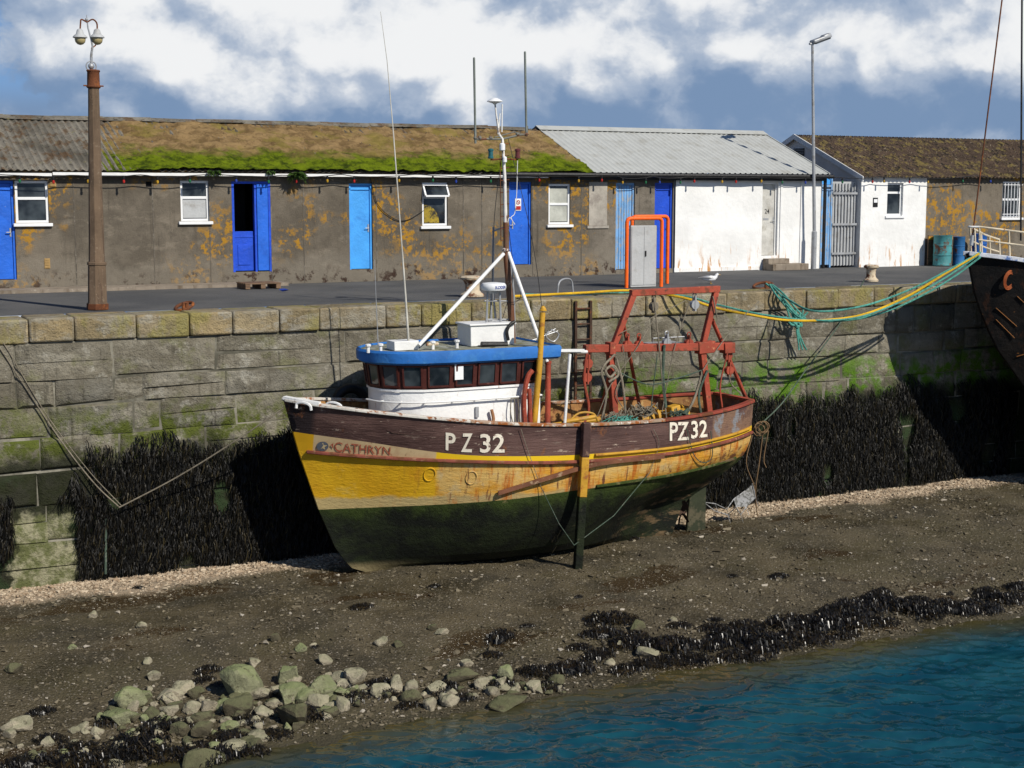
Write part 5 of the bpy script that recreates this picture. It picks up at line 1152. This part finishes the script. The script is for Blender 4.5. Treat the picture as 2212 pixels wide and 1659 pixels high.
# ---------------------------------------------------------------- rocks and weed clumps
def rockmat(name,base,green):
    m=Mt(name,.85,.25); c=m.mix(m.th(m.noise(4,8,.7),.35,.65),mul(base,.65),mul(base,1.2))
    up_=m.xyz(m.nrm)[2]; f=m.mth('MULTIPLY',m.th(m.mth('ADD',up_,m.noise(5,6)),.5,1.4),green)
    c=m.mix(f,c,(.17,.20,.08)); c=m.mix(m.th(m.noise(9,8,.7),.56,.68,0,.8),c,(.06,.05,.03)); m.bump(m.noise(14,8,.75),.035); return m.done(c)
RM=[rockmat('pale_rock',(.33,.29,.21),.3),rockmat('green_rock',(.23,.23,.135),.75),rockmat('wet_dark_rock',(.08,.068,.042),.3)]
def rock(px,pb,w,h,k,label,seed):
    c=onmud(px,pb); s=(c-V((0,0,EYE))).dot(fw)/F; W=w*s/2*1.1; Hh=h*s
    vs,fs=rockpts(rnd.choice((12,16,20)),seed,True); mb=MB(); a=rnd.uniform(0,6.28)
    zmin=min(v.z for v in vs);zmax=max(v.z for v in vs)
    out=[]
    for v in vs:
        x=v.x*math.cos(a)-v.y*math.sin(a);y=v.x*math.sin(a)+v.y*math.cos(a); zz=(v.z-zmin)/(zmax-zmin)
        out.append(c+V((x*W,y*W*.75+W*.3,(zz*1.1-.26)*Hh)))
    mb.add(out,fs); solo('rock',mb,RM[k],label,'rock','rocks on the foreshore',smooth=False)
big=[(522,1512,92,88,1,'largest green topped boulder in the rock pile'),(632,1480,60,52,1,'green tinted rock right of the largest boulder'),(706,1436,38,26,0,'pale rock at the top right of the rock pile'),(635,1518,75,50,1,'wide green grey rock below the pile centre'),(702,1505,72,55,1,'flat faced green rock at the right of the pile'),(548,1440,36,22,0,'small pale rock behind the largest boulder'),(285,1530,75,55,1,'pointed green grey rock at the left of the pile'),(272,1562,95,35,1,'broad flat mossy rock at the far left of the pile'),(370,1515,60,34,0,'pale rounded rock left of the largest boulder'),(418,1540,48,30,0,'pale rock with flat top left of centre'),(520,1548,70,48,2,'dark brown rock below the largest boulder'),(632,1575,95,65,2,'dark weed covered boulder at the bottom of the pile'),(825,1394,34,22,0,'lone pale stone sitting on open mud'),(860,1497,42,44,0,'upright pale stone near the water'),(890,1500,32,34,0,'small upright grey stone beside the pale one'),(932,1536,34,34,0,'white stone at the edge of the water'),(1003,1478,80,36,2,'smooth dark brown boulder at the waterline'),(1095,1470,42,40,1,'pointed pale green stone on dark weed'),(1045,1488,44,26,0,'small pale stone left of the pointed stone'),(1105,1534,108,34,2,'wide half submerged rock in the shallow water'),(1402,1424,58,24,0,'flat pale stone among the weed at centre right'),(1378,1364,44,28,2,'rounded dark stone among the weed'),(440,1595,60,40,2,'dark rock near the bottom left'),(440,1665,100,50,2,'large dark rock cut by the bottom edge'),(290,1535,34,26,0,'small pale stone in the left part of the pile'),(770,1475,60,36,0,'grey green stone near the right of the pile'),(310,1510,40,20,1,'small mossy stone near the left of the pile'),(735,1470,40,24,0,'light stone behind the flat faced rock'),(600,1500,36,26,0,'pale stone wedged between the green rocks'),(260,1625,40,26,0,'pale stone near the bottom left corner'),(335,1470,34,24,0,'pale stone alone above the pile'),(1170,1502,30,18,0,'small pale stone at the water edge right of the boulder'),(1210,1498,26,18,0,'small pale stone at the weed edge')]
for i,b_ in enumerate(big): rock(*b_,200+i)
n_=0;i=0
while n_<262:
    i+=1; r=rnd.random()
    if r<.76: px=rnd.uniform(240,1230) if rnd.random()<.6 else rnd.uniform(250,780); py=np.interp(px,[240,400,560,720,900,1230],[1560,1545,1530,1510,1503,1495])+rnd.gauss(0,26 if px<720 else 13)
    elif r<.92: px=rnd.uniform(20,600); py=rnd.uniform(1560,1670)
    else: px=rnd.uniform(20,1500); py=rnd.uniform(1330,1480)
    lim=np.interp(px,[540,660,900,1050,1200,1500],[1680,1590,1560,1530,1505,1450])
    if py>lim: continue
    s=rnd.uniform(11,25)+(rnd.random()<.25)*rnd.uniform(6,24)*(py>1440); rock(px,py,s*rnd.uniform(1,1.6),s*.8,rnd.choice((0,0,0,1,2,2)),'small pale angular stone in the foreground scatter',400+i); n_+=1
def clumpmesh(seed):
    r=random.Random(seed); mb=MB()
    vs,fs=rockpts(26,seed+50); mb.add([V((v.x*.42,v.y*.3,v.z*.14+.0)) for v in vs],fs)
    for i in range(330):
        a=r.uniform(0,6.28); q=math.sqrt(r.random())*1.15; p=V((q*.5*math.cos(a),q*.36*math.sin(a),max(.01,.15*(1-q*q))+.02)); b=r.uniform(0,6.28)
        d=V((math.cos(b),math.sin(b),0)); s_=V((-d.y,d.x,0))*r.uniform(.006,.014); l=r.uniform(.07,.2)
        p1=p+d*l*.5+V((0,0,r.uniform(.01,.06))); p2=p+d*l+V((0,0,r.uniform(-.08,.0)))
        mb.add([p-s_,p+s_,p1+s_*1.1,p1-s_*1.1,p2+s_*.5,p2-s_*.5],[(0,1,2,3),(3,2,4,5)])
    return mkmesh('seaweed_clump',mb,m_wetweed,V((0,0,0)),False)
q=Mt('wet_black_weed',.32,.35); m_wetweed=q.done(q.ramp(q.isl,[(0,(.003,.003,.003)),(.8,(.012,.010,.007)),(1,(.05,.035,.015))]))
CM=[clumpmesh(i) for i in range(5)]
def clump(px,py,w,label,group):
    c=onmud(px,py); s=(c-V((0,0,EYE))).dot(fw)/F*w; o=bpy.data.objects.new('seaweed_clump',rnd.choice(CM)); COL.objects.link(o); o.location=c+V((0,0,.0)); o.rotation_euler=(0,0,rnd.uniform(-.7,.7)+(PI if rnd.random()<.5 else 0)); o.scale=(s,s*.9,s*rnd.uniform(.8,1.3))
    o['label']=label;o['category']='seaweed'; o['group']=group
A_='dark wet seaweed clump along the shoreline at right';B_='dark wet seaweed clump among the foreground rocks';C_='small scrap of dark seaweed on open mud'
for px,py,w in ((1320,1340,95),(1465,1352,50),(1300,1372,80),(1345,1395,70),(1440,1395,100),(1520,1400,60),(1570,1378,85),(1650,1392,110),(1700,1350,95),(1760,1385,80),(1800,1330,90),(1850,1350,90),(1890,1300,70),(1950,1318,85),(2010,1330,80),(2060,1325,70),(2130,1285,70),(2190,1295,80),(2100,1310,60),(1230,1448,90),(1160,1455,70),(1500,1425,70),(1590,1420,80),(1400,1440,60),(1290,1420,70),(1720,1372,80),(1180,1485,60),(1350,1450,60),(1080,1480,60),(1900,1345,70),(1830,1375,50),(1640,1415,80),(2200,1270,60),(1450,1430,70),(1540,1360,60),(1610,1355,70),(1620,1375,80),(1680,1395,80),(1745,1350,80),(1780,1355,90),(1830,1320,90),(1870,1325,80),(1920,1310,80),(1980,1300,60),(1985,1325,80),(2035,1310,70),(2090,1330,60),(2160,1300,70),(1480,1400,70),(1400,1400,70),(1250,1400,50),(1900,1285,60),(1370,1385,80),(1290,1345,60),(1550,1395,80),(2140,1320,60)): clump(px,py,w*1.15,A_,'seaweed along the shoreline')
for px,py,w in ((300,1600,120),(170,1620,90),(90,1540,50),(570,1505,40),(820,1480,60),(640,1545,100),(350,1640,100),(530,1560,60),(60,1650,90),(240,1560,60),(700,1540,60),(770,1510,60),(960,1490,70),(480,1640,90),(390,1565,60),(160,1655,90),(540,1635,70),(880,1525,50),(450,1450,50),(590,1590,70),(420,1620,80),(220,1650,80),(110,1600,60),(830,1500,60),(1000,1510,50),(480,1480,40),(740,1490,50),(340,1570,80),(270,1635,90),(500,1600,80)): clump(px,py,w*1.15,B_,'seaweed among the rocks')
for px,py,w in ((780,1312,52),(938,1268,30),(1080,1384,75),(1060,1418,55),(1140,1352,30),(1680,1247,50),(2050,1282,28),(1580,1245,30),(440,1470,50),(300,1200+70,24),(1250,1290,22),(1545,1340,34),(680,1395,24),(1370,1165,25)): clump(px,py,w,C_,'seaweed scraps on the mud')
